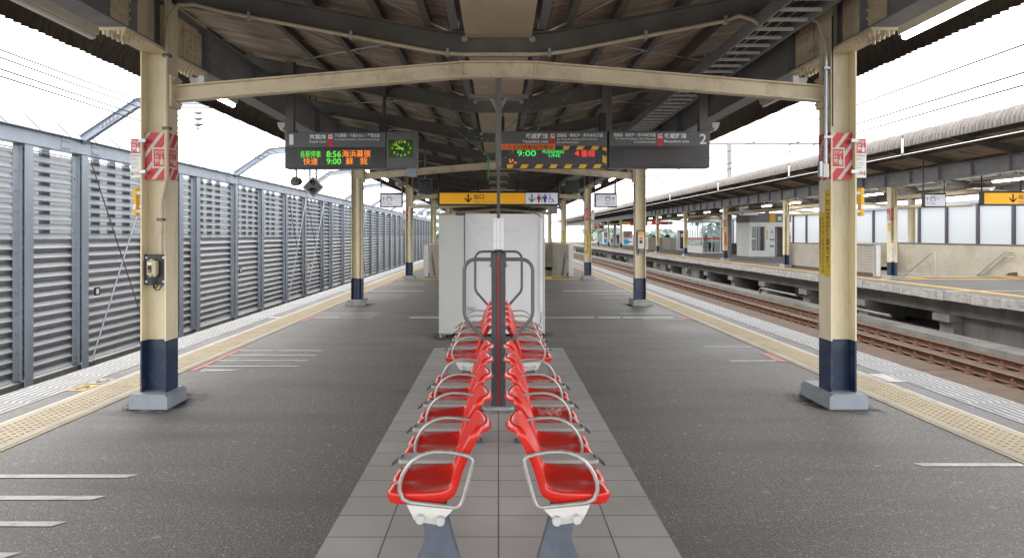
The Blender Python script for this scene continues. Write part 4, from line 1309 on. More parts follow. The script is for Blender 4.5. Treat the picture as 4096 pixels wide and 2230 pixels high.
# ------------------------------------------------------------------ stair parapets
def stair(cx, lab_l, lab_r, lab_e, lab_s):
    outs = []
    for s, lab in ((-1, lab_l), (1, lab_r)):
        t = thing('stair_parapet', lab, 'parapet wall', (cx + s * 2.60, ST0, 0))
        opp = cx > 1 and s < 0
        far = cx > 1 and s > 0
        y_s = -2.4 if far else 0.
        mb = MB(); mb.box(-.075, .075, y_s, ST1 - ST0, -.0, 1.10, 'conc_wall')
        if opp:
            mb.box(-.083, -.0751, .06, ST1 - ST0, .12, 1.10, 'walltile'); mb.box(-.084, -.0751, .06, ST1 - ST0, 0, .12, 'brown_base')
        mb.build('wall', t)
        mb = MB(); mb.box(s * .074, -s * .10, .0, ST1 - ST0, -3.4, -.001, 'conc_wall'); mb.build('stairwell_side', t)
        mb = MB(); mb.box(-.095, .095, y_s - .02, ST1 - ST0 + .02, 1.1005, 1.145, 'stainless' if cx < 1 else 'steel_dark', .006); mb.build('coping', t)
        if not far:
            mb = MB(); mb.box(-.085, .085, -.16, -.0, .0, 1.13, 'stainless', .008); mb.build('end_post', t)
        mb = MB()
        for zz in (.66, .86):
            x = -s * .14
            pth = [(x, .1, zz + .02), (x, .55, zz + .02)] + [(x, .55 + q * .5, zz + .02 - q * .33) for q in (1, 3, 6, 9)]
            mb.tube(pth, .019, 'stainless', 8)
            for yy, dz in ((.3, 0), (.75, -.13), (2.0, -.96)): mb.tube([(x, yy, zz + dz), (x + s * .03, yy, zz - .04 + dz), (-s * .075, yy, zz - .04 + dz)], .010, 'stainless', 6)
        mb.build('handrail', t)
        mb = MB(); mb.prism([(.02, 0), (.02, .16), (.45, .10), (1.6, -.66), (1.6, -.9), (.3, 0)], 'X', -s * .0755, -s * .083, 'brown_base'); mb.build('skirting', t)
    t = tag(MB().box(cx - 2.68, cx + 2.68, ST1 + .0, ST1 + .15, -3.4, 1.13, 'conc_wall').build('stair_end_wall'), lab_e, 'wall')
    mb = MB()
    for k in range(20): mb.box(cx - 2.5, cx + 2.5, ST0 + .3 * k, ST0 + .3 * k + .32, -.165 * k - .30, -.165 * k - .004 - .155 * (k > 0) * 0 - (.004 if k == 0 else 0), 'plinth2')
    tag(mb.build('staircase'), lab_s, 'stairs')
    t = thing('stair_handrail', 'steel centre handrail standing in the %s stairwell' % ('opposite' if cx > 1 else 'near'), 'handrail', (cx - .15, ST0 + .5, 0))
    mb = MB(); mb.tube([(0, 0, -.2), (0, 0, .78), (0, .04, .84), (0, .12, .84), (0, .25, .80), (0, 2.9, -.7), (0, 2.9, -1.6)], .019, 'stainless', 8); mb.build('rail', t)


stair(0, 'cream stair parapet with steel end post on the louvred fence side of the bench platform', 'cream stair parapet with steel end post on the track side of the bench platform',
      'pale end wall closing the stairwell behind the white kiosk', 'grey stairs going down behind the white kiosk')
stair(OX, 'tiled stair parapet on the opposite platform beside the rusty track', 'plain beige stair wall with handrails on the opposite platform',
      'pale end wall of the opposite stairwell', 'grey stairs going down on the opposite platform')

# ------------------------------------------------------------------ departure boards
SY = 8.80
k1 = SY / F


def zb(x0, x1, y0, y1):           # measured in the enlargement of the left board
    a = [(314.5 + .1416 * y - VY) for y in (y0, y1)]
    b = [(704.4 + .1416 * x - VX) for x in (x0, x1)]
    return (b[0] * k1, b[1] * k1, H - a[1] * k1, H - a[0] * k1)


def zr2(x0, x1, y0, y1):          # measured in the enlargement of the right boards
    a = [(301.9 + .21484 * y - VY) for y in (y0, y1)]
    b = [(1245.2 + .21484 * x - VX) for x in (x0, x1)]
    return (b[0] * k1, b[1] * k1, H - a[1] * k1, H - a[0] * k1)


def fy(e): return lambda u, v: (u, SY - .001 - e, v)


def board(name, label, conv, body, mid, loc=None):
    t = thing(name, label, 'departure board', (0, 0, 0), 'departure boards under the canopy')
    u0, u1, v0, v1 = conv(*body)
    vm = conv(0, 1, mid, mid)[2]
    mb = MB(); mb.box(u0, u1, SY, SY + .20, v0, v1, 'sign_black', .006)
    mb.build('housing', t)
    mb = MB(); mb.box(u0 + .004, u1 - .004, SY - .004, SY - .0005, vm, v1 - .004, 'sign_grey')
    mb.build('route_panel', t)
    return t, u0, u1, v0, v1, vm


FACE = .0042
t, u0, u1, v0, v1, vm = board('departure_board', 'grey departure board number 1 with orange and green lights and a green clock', zb, (85, 1880, 124, 770), 390)
mb = MB(); f = fy(FACE); fb = fy(FACE + .001); fc = fy(FACE + .002)
text(mb, '1', zb(165, 240, 165, 350), f, 'txt_white', .0)
text(mb, '京葉線', zb(525, 815, 165, 250), f, 'txt_white', .022)
text(mb, 'Keiyō Line', zb(525, 815, 272, 325), f, 'txt_white', .012)
text(mb, '海浜幕張・千葉みなと・蘇我方面', zb(972, 1768, 152, 218), f, 'txt_white', .012)
text(mb, 'for Kaihimmakuhari, Chibaminato & Soga', zb(972, 1768, 238, 280), f, 'txt_white')
rect(mb, zb(848, 940, 155, 385), f, 'red_sign'); rect(mb, zb(860, 932, 168, 243), fb, 'txt_white'); text(mb, 'JE', zb(870, 925, 185, 228), fc, 'txt_black', .02)
rect(mb, zb(848, 940, 250, 258), fb, 'sign_grey')
mb.build('lettering', t)
mb = MB(); f = fy(.001); rect(mb, zb(300, 1640, 430, 720), fy(.0005), 'led_off')
f = fy(.002)
text(mb, '各駅停車', zb(360, 725, 455, 580), f, 'led_g', .0); text(mb, '8:56', zb(825, 1085, 460, 570), f, 'led_g', .012)
text(mb, '海浜幕張', zb(1105, 1610, 445, 570), f, 'led_o', .0); text(mb, '快速', zb(415, 670, 585, 705), f, 'led_o', .0)
text(mb, '9:00', zb(830, 1085, 590, 695), f, 'led_g', .012); text(mb, '蘇', zb(1170, 1300, 580, 700), f, 'led_o', .0); text(mb, '我', zb(1420, 1555, 580, 700), f, 'led_o', .0)
mb.build('led_display', t)
c0, c1, d0, d1 = zb(1886, 2425, 112, 765)
mb = MB(); mb.box(c0, c1, SY + .002, SY + .2, d0, d1, 'sign_grey', .008); mb.box(c1 - .012, c1 + .004, SY + .01, SY + .19, d0, d1 + .01, 'steel_grey'); mb.build('clock_case', t)
mb = MB(); f = lambda u, v: (u, SY + .0005, v); rect(mb, zb(1930, 2365, 262, 575), f, 'clock'); ck = mb.build('clock_face', t)
mb = MB(); f = lambda u, v: (u, SY - .0008, v)
for s_, x, y in (('12', 2150, 295), ('1', 2217, 298), ('2', 2280, 342), ('3', 2312, 412), ('4', 2280, 482), ('5', 2217, 524), ('6', 2152, 533), ('7', 2088, 526), ('8', 2030, 488), ('9', 1995, 412), ('10', 2032, 350), ('11', 2090, 308)):
    w = 26 if len(s_) == 2 else 15
    text(mb, s_, zb(x - w, x + w, y - 21, y + 21), f, 'clock_ink', .015)
for q in range(60):
    a = 2 * PI * q / 60; x, y = 2150 + 196 * math.sin(a), 413 - 146 * math.cos(a); rect(mb, zb(x - 2, x + 2, y - 2, y + 2), f, 'clock_ink')
mb.build('numerals', ck)
mb = MB(); g = lambda x, y: (lambda b: (b[0], SY - .0020, b[3]))(zb(x, x, y, y))
mb.poly([g(2197, 398), g(2197, 420), g(2055, 428), g(2055, 410)], 'clock_ink'); mb.poly([g(2200, 440), g(2188, 455), g(2035, 334), g(2046, 322)], 'clock_ink'); mb.build('hand', ck)
mb = MB()
mb.box((717 - VX) * k1, (736 - VX) * k1, SY + .03, SY + .13, v1, 3.75, 'steel_dark'); mb.box((952 - VX) * k1, (972 - VX) * k1, SY + .03, SY + .13, v1, v1 + .20, 'sign_black'); mb.box((960 - VX) * k1, (968 - VX) * k1, SY + .05, SY + .09, v1 + .20, 3.52, 'steel_dark')
mb.build('hanger', t)
mb = MB(); mb.box((1022 - VX) * k1, (1048 - VX) * k1, SY + .02, SY + .12, d0 - .045, d0, 'plinth'); mb.prism([((1017 - VX) * k1, d0 - .10), ((1046 - VX) * k1, d0 - .11), ((1046 - VX) * k1, d0 - .045), ((1020 - VX) * k1, d0 - .045)], 'Y', SY - .03, SY + .14, 'plinth'); mb.build('sensor_box', t)
mb = MB(); mb.tube([((966 - VX) * k1, SY + .05, v1 + .18), ((966 - VX) * k1, SY + .03, v1 + .40), ((973 - VX) * k1, SY + .03, v1 + .52), ((990 - VX) * k1, SY + .06, v1 + .60), ((1005 - VX) * k1, SY + .1, v1 + .61)], .012, 'black', 8); mb.build('cable', t)

# right: Musashino line boards
t, u0, u1, v0, v1, vm = board('departure_board', 'departure board with orange sticker and yellow hazard stripes round its display', zr2, (70, 1312, 130, 558), 303)
mb = MB(); f = fy(FACE); fb = fy(FACE + .001); fc = fy(FACE + .002)
text(mb, '武蔵野線', zr2(360, 620, 155, 220), f, 'txt_white', .02); text(mb, 'Musashino Line', zr2(328, 620, 232, 265), f, 'txt_white', .012)
rect(mb, zr2(645, 705, 152, 300), f, 'red_sign'); rect(mb, zr2(651, 697, 163, 210), fb, 'txt_white'); text(mb, 'JM', zr2(655, 693, 173, 202), fc, 'txt_black', .02); rect(mb, zr2(645, 705, 214, 219), fb, 'sign_grey')
text(mb, '西船橋・新松戸・府中本町方面', zr2(725, 1265, 155, 200), f, 'txt_white', .015); text(mb, 'for Nishi-Funabashi, Shim-Matsudo', zr2(725, 1198, 211, 238), f, 'txt_white'); text(mb, '& Fuchūhommachi', zr2(725, 975, 245, 272), f, 'txt_white')
mb.build('lettering', t)
mb = MB(); rect(mb, zr2(72, 704, 279, 350), fy(.0055), 'orange'); text(mb, 'こんどの西船橋方面は', zr2(92, 682, 290, 340), fy(.0065), 'txt_black', .015); mb.build('sticker', t)
mb = MB(); rect(mb, zr2(170, 1170, 346, 515), fy(.0005), 'led_off'); f = fy(.002)
text(mb, '9:00', zr2(260, 480, 355, 422), f, 'led_g2', .0); text(mb, 'MUSASHINO', zr2(556, 810, 352, 390), f, 'led_g2', .0); text(mb, 'LINE', zr2(630, 765, 395, 432), f, 'led_g2', .0)
text(mb, '4', zr2(932, 985, 358, 420), f, 'led_r', .02); text(mb, '番線', zr2(1005, 1172, 348, 430), f, 'led_r', .0); text(mb, 'い', zr2(168, 215, 452, 498), f, 'led_o', .02); text(mb, '。', zr2(230, 252, 488, 508), f, 'led_o', .02)
mb.build('led_display', t)
mb = MB(); f = fy(.0015)
stripes(mb, zr2(140, 1262, 517, 564), f, 'yellow_box', 171 * .21484 * k1, 80 * .21484 * k1, .6, .006); stripes(mb, zr2(800, 1256, 305, 347), f, 'yellow_box', 171 * .21484 * k1, 80 * .21484 * k1, .6, .0)
b = zr2(1258, 1306, 318, 560); h_ = b[3] - b[2]
for a0, a1 in ((.80, 1.0), (.20, .55)): mb.poly([f(b[0], b[2] + h_ * (a0 + .08)), f(b[1], b[2] + h_ * a0), f(b[1], b[2] + h_ * min(1, a1 - .06 + .06)), f(b[0], b[2] + h_ * min(1, a1 + .06))], 'yellow_box')
mb.build('hazard_tape', t)
mb = MB(); xh = zr2(1250, 1300, 0, 1)
mb.box(xh[0] + .01, xh[0] + .10, SY + .05, SY + .10, v1, 3.50, 'steel_dark'); mb.box(xh[0] - .02, xh[0] + .06, SY + .04, SY + .14, v1, v1 + .24, 'sign_black'); xh = zr2(72, 112, 0, 1); mb.box(xh[0], xh[1], SY + .03, SY + .13, v1, v1 + .19, 'sign_black'); mb.box(xh[0] + .01, xh[1] - .01, SY + .05, SY + .10, v1 + .19, 3.2, 'steel_dark')
mb.build('hanger', t)

t, u0, u1, v0, v1, vm = board('departure_board', 'departure board number 2 with a blank dark display', zr2, (1335, 2518, 130, 558), 303)
mb = MB(); f = fy(FACE); fb = fy(FACE + .001); fc = fy(FACE + .002)
text(mb, '2', zr2(2395, 2475, 162, 280), f, 'txt_white', .012)
text(mb, '西船橋・新松戸・府中本町方面', zr2(1390, 1880, 152, 196), f, 'txt_white', .015); text(mb, 'for Nishi-Funabashi, Shim-Matsudo', zr2(1410, 1880, 206, 233), f, 'txt_white'); text(mb, '& Fuchūhommachi', zr2(1632, 1880, 242, 269), f, 'txt_white')
rect(mb, zr2(1902, 1965, 152, 300), f, 'red_sign'); rect(mb, zr2(1909, 1958, 163, 210), fb, 'txt_white'); text(mb, 'JM', zr2(1913, 1953, 173, 202), fc, 'txt_black', .02); rect(mb, zr2(1902, 1965, 214, 219), fb, 'sign_grey')
text(mb, '武蔵野線', zr2(1982, 2240, 155, 216), f, 'txt_white', .02); text(mb, 'Musashino Line', zr2(1980, 2270, 232, 264), f, 'txt_white', .012)
mb.build('lettering', t)
mb = MB(); rect(mb, zr2(1512, 2340, 342, 512), fy(.0005), 'led_off'); mb.build('led_display', t)
mb = MB(); xh = zr2(2405, 2502, 0, 1); mb.box(xh[0], xh[1], SY + .03, SY + .13, v1, 3.75, 'steel_dark'); xh = zr2(1345, 1378, 0, 1); mb.box(xh[0], xh[1], SY + .05, SY + .10, v1, 3.45, 'steel_dark'); mb.build('hanger', t)

# ------------------------------------------------------------------ exit signs and lift signs
def icon_person(mb, x, y, s, fn, m, skirt):
    mb.poly([fn(x + .13 * s * math.cos(a), y + .40 * s + .11 * s * math.sin(a)) for a in [2 * PI * q / 10 for q in range(10)]], m)
    if skirt:
        mb.poly([fn(x + a * s, y + b * s) for a, b in ((-.14, .26), (.14, .26), (.32, -.12), (-.32, -.12))], m); mb.poly([fn(x + a * s, y + b * s) for a, b in ((-.12, -.12), (.12, -.12), (.10, -.5), (-.10, -.5))], m)
    else:
        mb.poly([fn(x + a * s, y + b * s) for a, b in ((-.26, .26), (.26, .26), (.26, -.08), (-.26, -.08))], m); mb.poly([fn(x + a * s, y + b * s) for a, b in ((-.15, -.08), (.15, -.08), (.13, -.5), (-.13, -.5))], m)


def exit_sign(cx, label):
    Y = 20.3; k = Y / F
    t = thing('exit_sign', label, 'sign', (cx, Y, 0), 'yellow exit signs')
    q = lambda x0, x1, y0, y1: ((x0 - VX) * k, (x1 - VX) * k, H - (y1 - VY) * k, H - (y0 - VY) * k)
    u0, u1, v0, v1 = q(1101, 1408, 480, 517)
    mb = MB(); mb.box(u0, u1, 0, .16, v0, v1, 'sign_black', .01); mb.build('frame', t)
    mb = MB(); f = lambda u, v: (u, -.002, v); rect(mb, q(1106, 1321, 485, 512.5), f, 'yellow_lit'); rect(mb, q(1322, 1403, 485, 512.5), f, 'white_lit'); mb.build('sign_face', t)
    mb = MB(); f = lambda u, v: (u, -.004, v); f2 = lambda u, v: (u, -.006, v)
    X = lambda x: (x - VX) * k
    Z = lambda y: H - (y - VY) * k
    arrow(mb, (X(1178), Z(498.5)), 22 * k, f, 'txt_black'); arrow(mb, (X(1338), Z(498.5)), 21 * k, f, 'txt_grey')
    text(mb, '出口', q(1192, 1217, 488.5, 500.5), f, 'txt_black', .02); text(mb, 'Exit', q(1192, 1207, 504, 510.5), f, 'txt_grey', .01); text(mb, '出口', q(1212, 1223, 504, 510), f, 'txt_grey'); text(mb, '나가는곳', q(1228, 1246, 504, 510), f, 'txt_grey')
    icon_person(mb, X(1355.5), Z(498.5), 21 * k, f, 'txt_red', True); icon_person(mb, X(1371), Z(498.5), 21 * k, f, 'txt_blue', False)
    rect(mb, q(1362.6, 1364, 488, 509), f, 'txt_black')
    cxw, czw = X(1387), Z(498.5); s = 21 * k
    mb.poly([f(cxw - .2 * s + .09 * s * math.cos(a), czw + .4 * s + .09 * s * math.sin(a)) for a in [2 * PI * j / 10 for j in range(10)]], 'txt_grey')
    mb.poly([f(cxw + a * s, czw + b * s) for a, b in ((-.26, .28), (-.12, .28), (-.05, -.08), (-.22, -.08))], 'txt_grey'); mb.poly([f(cxw + a * s, czw + b * s) for a, b in ((-.22, 0), (.16, 0), (.36, -.42), (.24, -.46), (.08, -.1), (-.2, -.1))], 'txt_grey')
    ring = [(cxw - .08 * s + .30 * s * math.cos(a), czw - .2 * s + .30 * s * math.sin(a)) for a in [PI * .75 + PI * 1.15 * j / 12 for j in range(13)]]; rin = [(cxw - .08 * s + .22 * s * math.cos(a), czw - .2 * s + .22 * s * math.sin(a)) for a in [PI * .75 + PI * 1.15 * j / 12 for j in range(13)]]
    for j in range(12): mb.poly([f(*ring[j]), f(*ring[j + 1]), f(*rin[j + 1]), f(*rin[j])], 'txt_grey')
    mb.build('lettering', t)
    mb = MB()
    for x in (1104, 1203, 1300, 1405): mb.tube([(X(x), .08, v1), (X(x), .08, zr(X(x)) + .02)], .022, 'sign_black', 8)
    mb.build('hanger', t)


def lift_sign(cx, x_mid, mirror, label):
    Y = 20.3; k = Y / F
    t = thing('elevator_sign', label, 'sign', (cx + x_mid, Y, 0), 'lit elevator signs')
    w, v0, v1 = .335, H + 69 * k, H + 105 * k
    mb = MB(); mb.box(-w, w, 0, .12, v0, v1, 'sign_black', .008); mb.build('frame', t)
    mb = MB(); rect(mb, (-w + .045, w - .03, v0 + .035, v1 - .055), lambda u, v: (u, -.002, v), 'white_lit'); mb.build('sign_face', t)
    mb = MB(); f = lambda u, v: (u, -.004, v); f2 = lambda u, v: (u, -.006, v)
    s = -1 if mirror else 1
    hh = v1 - v0
    arrow(mb, (-s * .225, v0 + hh * .58), .13, f, 'txt_grey', True); text(mb, '直進', (-s * .225 - .05, -s * .225 + .05, v0 + hh * .26, v0 + hh * .38), f, 'txt_grey'); text(mb, 'Go straight', (-s * .225 - .06, -s * .225 + .06, v0 + hh * .14, v0 + hh * .22), f, 'txt_grey')
    c = -s * .065; rect(mb, (c - .075, c + .075, v0 + hh * .42, v0 + hh * .78), f, 'txt_grey'); rect(mb, (c - .05, c + .05, v0 + hh * .45, v0 + hh * .60), f2, 'white_lit')
    for d in (-.035, 0, .035): rect(mb, (c + d - .008, c + d + .008, v0 + hh * .63, v0 + hh * .74), f2, 'white_lit')
    a = (.03, .28) if s > 0 else (-.28, -.03)
    text(mb, 'エレベーター', (*a, v0 + hh * .64, v0 + hh * .76), f, 'txt_grey', .01); text(mb, 'Elevator', (a[0], a[0] + .13, v0 + hh * .53, v0 + hh * .61), f, 'txt_grey'); text(mb, '30m', (c - .07, c + .09, v0 + hh * .18, v0 + hh * .34), f, 'txt_grey', .01)
    mb.build('lettering', t)
    mb = MB()
    for x in (-w + .02, w - .02): mb.tube([(x, .06, v1), (x, .06, zr(x + x_mid) + .03)], .018, 'sign_black', 8)
    mb.build('hanger', t)


exit_sign(0, 'yellow exit sign with toilet symbols hanging above the white kiosk')
exit_sign(OX, 'yellow exit sign hanging on the opposite platform at the photo edge')
lift_sign(0, -3.19, False, 'lit elevator direction sign hanging beside the louvred fence')
lift_sign(0, 3.19, True, 'lit elevator direction sign hanging beside the rusty track')
lift_sign(OX, -3.22, False, 'lit elevator direction sign hanging on the opposite platform')

# ------------------------------------------------------------------ lamps along both canopies
def lamp_mesh(on):
    a = MB(); a.prism([(-.075, .095), (.075, .095), (.05, .0), (-.05, .0)], 'Y', 0, 1.25, 'lamp_body'); a.box(-.02, .02, .3, .34, .0955, .24, 'lamp_body'); a.box(-.02, .02, .9, .94, .0955, .24, 'lamp_body')
    b = MB(); b.tube([(0, .02, -.016), (0, 1.23, -.018)], .030, 'lamp_on' if on else 'lamp_off', 10)
    for y in (0.0, 1.215): a.box(-.026, .026, y, y + .035, -.036, .004, 'lamp_body', .006)
    return a, b


LP = {}
for on in (True, False):
    a, b = lamp_mesh(on); LP[on] = (a.build('lamp_housing'), b.build('tube'))
    for o in LP[on]: COL.objects.unlink(o)


def lamp(x, y, z, on, label):
    r = thing('fluorescent_lamp', label, 'lamp', (x, y, z), 'fluorescent lamps under the canopies')
    put(LP[on][0], r); put(LP[on][1], r)


pat_l = [0, 1, 0, 0, 1, 1, 0, 0, 1, 1, 1, 0, 1, 1, 0, 1, 1, 1]
pat_r = [1, 0, 0, 1, 0, 1, 1, 0, 1, 0, 1, 1, 0, 1, 1, 0, 1, 1]
for i in range(18):
    for s, pt, w in ((-1, pat_l, 'louvred fence'), (1, pat_r, 'rusty track')):
        lamp(s * 3.81, 5.17 + 3.4 * i, 3.375, bool(pt[i]), '%s %s fluorescent lamp from the camera in the row beside the %s' % ('lit' if pt[i] else 'unlit', ORD[i], w))
pat_o = [1, 0, 1, 0, 1, 1, 0, 1, 1, 0, 1, 0, 1, 1, 0, 1]
for i in range(16):
    lamp(OX - 2.55, 17.6 + 3.3 * i, 2.98, bool(pat_o[i]), '%s %s fluorescent lamp from the camera under the opposite canopy girder' % ('lit' if pat_o[i] else 'unlit', ORD[i]))
for i in range(10):
    lamp(OX + 1.2, 24 + 5 * i, 3.1, bool((i + 1) % 3), '%s %s fluorescent lamp from the camera in the inner row of the opposite canopy' % ('lit' if (i + 1) % 3 else 'unlit', ORD[i]))

# ------------------------------------------------------------------ cable ladder, garland, speakers, signals
t = thing('cable_ladder', 'grey cable ladder slung under the canopy on the track side', 'cable tray', (0, 0, 3.40))
mb = MB()
for x in (2.32, 2.70):
    mb.box(x - .012, x + .012, -4, 60, -.05, .05, 'steel_grey'); mb.box(x - .03, x + .03, -4, 60, .05, .056, 'steel_grey')
mb.build('side_rail', t)
rg = MB().box(2.332, 2.688, -.014, .014, -.04, -.015, 'lamp_body').build('rung', t); rg.location = (0, 4.6, 0)
for q in range(1, 80):
    c = rg.copy(); COL.objects.link(c); c.parent = t; c.location = (0, 4.6 + .27 * q, 0)
mb = MB()
for x, r in ((2.38, .012), (2.42, .016), (2.47, .010), (2.52, .018), (2.58, .012), (2.63, .014)):
    mb.tube([(x + .006 * math.sin(y * 1.7 + x * 9), y, .0 + r) for y in range(-4, 50)], r, 'black', 6)
mb.build('cable', t)
mb = MB()
for y in (8.3, 11.2, 14.2, 17): mb.tube([(2.51, y, .05), (2.51, y, .30)], .008, 'galv', 6)
mb.build('hanger', t)

t = thing('fairy_lights', 'green strings of small bulbs drooping under the canopy', 'string lights', (0, 7.6, 0))
mb = MB(); bulbs = []
kk = 7.6 / F
for pts in (((1035, 205), (1090, 265), (1150, 330), (1195, 365), (1228, 392)), ((1080, 205), (1140, 280), (1190, 340), (1235, 355), (1280, 320), (1340, 265), (1410, 210)), ((1260, 405), (1320, 355), (1390, 290), (1445, 215))):
    p = [((x - VX) * kk, 0, H - (y - VY) * kk) for x, y in pts]
    mb.tube(p, .0035, 'green', 5)
    for a, b in zip(p[:-1], p[1:]):
        for q in (.2, .5, .8):
            c = [a[i] + (b[i] - a[i]) * q for i in range(3)]; bulbs.append((c[0], -.01, c[2] - .006))
x, z = (1228 - VX) * kk, H - (392 - VY) * kk
mb.box(x - .008, x + .008, -.002, .002, z - .26, z, 'green')
mb.build('cord', t)
b0 = MB().sphere((0, 0, 0), (.007, .007, .010), 'bulb', 6, 5).build('bulb', t)
for q, c in enumerate(bulbs):
    o = b0 if q == 0 else b0.copy()
    if q: COL.objects.link(o); o.parent = t
    o.location = c

for s, lab in ((-1, 'black speaker monitor hung under the canopy on the fence side'), (1, 'black speaker monitor hung under the canopy on the track side')):
    t = thing('monitor', lab, 'monitor', (s * 1.62, 15.0, 2.42))
    mb = MB(); mb.box(-.145, .145, 0, .16, 0, .27, 'black', .012); mb.box(-.125, .125, -.003, -.0005, .02, .25, 'sign_black'); mb.box(-.02, .02, -.005, -.003, .12, .126, 'txt_grey'); mb.build('housing', t)
    mb = MB(); mb.box(-.15, -.135, .05, .09, 0, .30, 'steel_grey'); mb.box(.135, .15, .05, .09, 0, .30, 'steel_grey'); mb.box(-.15, .15, .05, .09, .30, .315, 'steel_grey'); mb.tube([(0, .07, .31), (0, .07, zr(1.62) - 2.42 + .05)], .02, 'steel_grey', 8); mb.build('bracket', t)
    mb = MB(); mb.tube([(.05 * math.cos(a), -.0, .42 + .05 * math.sin(a)) for a in [2 * PI * q / 16 for q in range(16)]], .008, 'black', 6, closed=True); mb.build('cable_coil', t)

t = thing('departure_signal', 'white-edged diamond signal with two dark red lamps under the fence-side eave', 'signal', (*P(787, 470, 12.0)[:2], P(787, 470, 12.0)[2]))
mb = MB(); q = .185
mb.prism([(-q, 0), (0, -q), (q, 0), (0, q)], 'Y', 0, .05, 'lamp_body'); mb.build('frame', t)
mb = MB(); q = .162; mb.prism([(-q, 0), (0, -q), (q, 0), (0, q)], 'Y', -.012, -.001, 'sign_black'); mb.build('face', t)
for dz in (.07, -.068):
    mb = MB(); mb.sphere((.004, -.012, dz), (.038, .02, .038), 'dark_lens', 14, 8); lm = mb.build('lens', t)
    mb = MB(); n = 10; aa = [PI * .08 + PI * .9 * j / n for j in range(n + 1)]; vs = [(.004 + .05 * math.cos(a), -.012, dz + .05 * math.sin(a)) for a in aa] + [(.004 + .047 * math.cos(a), -.10, dz + .046 * math.sin(a)) for a in aa]
    mb.add(vs, [(j, j + 1, n + 2 + j, n + 1 + j) for j in range(n)], 'black', True); mb.build('hood', lm)
mb = MB(); mb.tube([(-.06, .03, .10), (-.06, .03, 2.2)], .016, 'steel_dark', 8); mb.tube([(.05, .03, .12), (.05, .03, 2.2)], .016, 'steel_dark', 8); mb.build('hanger', t)
pp = P(746, 456, 12.3)
t = thing('horn_speaker', 'dark oval horn speaker on a rod beside the diamond signal', 'speaker', pp)
mb = MB(); mb.sphere((0, 0, 0), (.105, .09, .075), 'black', 16, 10); mb.tube([(0, -.08, 0), (0, -.095, 0)], [.085, .075], 'sign_black', 16); mb.sphere((.03, -.095, .01), .022, 'dark_lens', 8, 6); mb.build('horn', t)
mb = MB(); mb.tube([(0, 0, .06), (0, 0, 2.1)], .014, 'steel_dark', 8); mb.build('rod', t)
for s in (-1, 1):
    t = thing('small_box', 'small white box standing on the nearest tie beam at its %s end' % ('fence-side' if s < 0 else 'track-side'), 'box', (s * 2.63, 6.06, 2.86))
    mb = MB(); mb.box(-.028, .028, -.03, .03, -.03, .045, 'lamp_body', .004); mb.build('housing', t)
t = thing('junction_cabinet', 'grey electrical box hung beyond the white kiosk on the track side', 'box', (2.42, 30.0, 2.42))
mb = MB(); mb.box(-.17, .17, 0, .2, 0, .75, 'plinth', .01); mb.build('housing', t)
mb = MB(); mb.tube([(0, .1, .75), (0, .1, 1.1)], .03, 'steel_grey', 8); mb.build('conduit', t)

# ------------------------------------------------------------------ noise barrier fence beyond the left track
FX, FZ0, FZT = -8.6, -1.27, 3.44
posts = [12.36, 14.04, 16.72, 18.3, 19.34, 22.17, 24.63, 27.43, 30.1, 33.2, 34.9, 37.6]
while posts[-1] < 88: posts.append(posts[-1] + 2.72)
posts = [4.3, 7.0, 9.7] + posts
t = thing('noise_barrier', 'grey louvred noise barrier fence with steel posts along the far side of the sunken track', 'fence', (0, 0, 0))
mb = MB(); mb.box(FX - .12, FX + .12, 3, posts[-1] + .3, FZT - .30, FZT - .286, 'fence'); mb.box(FX - .12, FX + .12, 3, posts[-1] + .3, FZT - .014, FZT, 'fence'); mb.box(FX + .03, FX + .045, 3, posts[-1] + .3, FZT - .286, FZT - .014, 'fence')
for Y in (14.04, 22.17, 30.1, 38.2):
    for d in (-.55, .45):
        mb.box(FX + .045, FX + .055, Y + d - .14, Y + d + .14, FZT - .27, FZT - .03, 'fence')
        for yy in (-.1, -.035, .035, .1):
            for zz in (-.23, -.09): mb.tube([(FX + .055, Y + d + yy, FZT + zz), (FX + .075, Y + d + yy, FZT + zz)], .018, 'galv', 6)
mb.build('top_beam', t)
mb = MB(); mb.box(FX - .2, FX + .02, 3, posts[-1] + .3, -1.32, -1.16, 'conc'); mb.build('base_kerb', t)
for Y in posts:
    mb = MB()
    mb.box(FX + .09, FX + .105, Y - .11, Y + .11, FZ0, FZT - .302, 'fence'); mb.box(FX - .12, FX - .105, Y - .11, Y + .11, FZ0, FZT - .302, 'fence'); mb.box(FX - .105, FX + .09, Y - .007, Y + .007, FZ0, FZT - .302, 'fence')
    mb.box(FX - .2, FX + .24, Y - .2, Y + .2, FZ0 - .02, FZ0 + .02, 'slab')
    mb.build('post', t)
    if Y < 40:
        mb = MB(); mb.box(FX + .012, FX + .024, Y - .30, Y - .14, -1.1, FZT - .34, 'fence'); mb.box(FX + .024, FX + .075, Y - .150, Y - .14, -1.1, FZT - .34, 'fence')
        z = -.95
        while z < 3.0:
            mb.tube([(FX + .024, Y - .24, z), (FX + .045, Y - .24, z)], .016, 'galv', 6); z += .36
        mb.build('edge_strip', t)
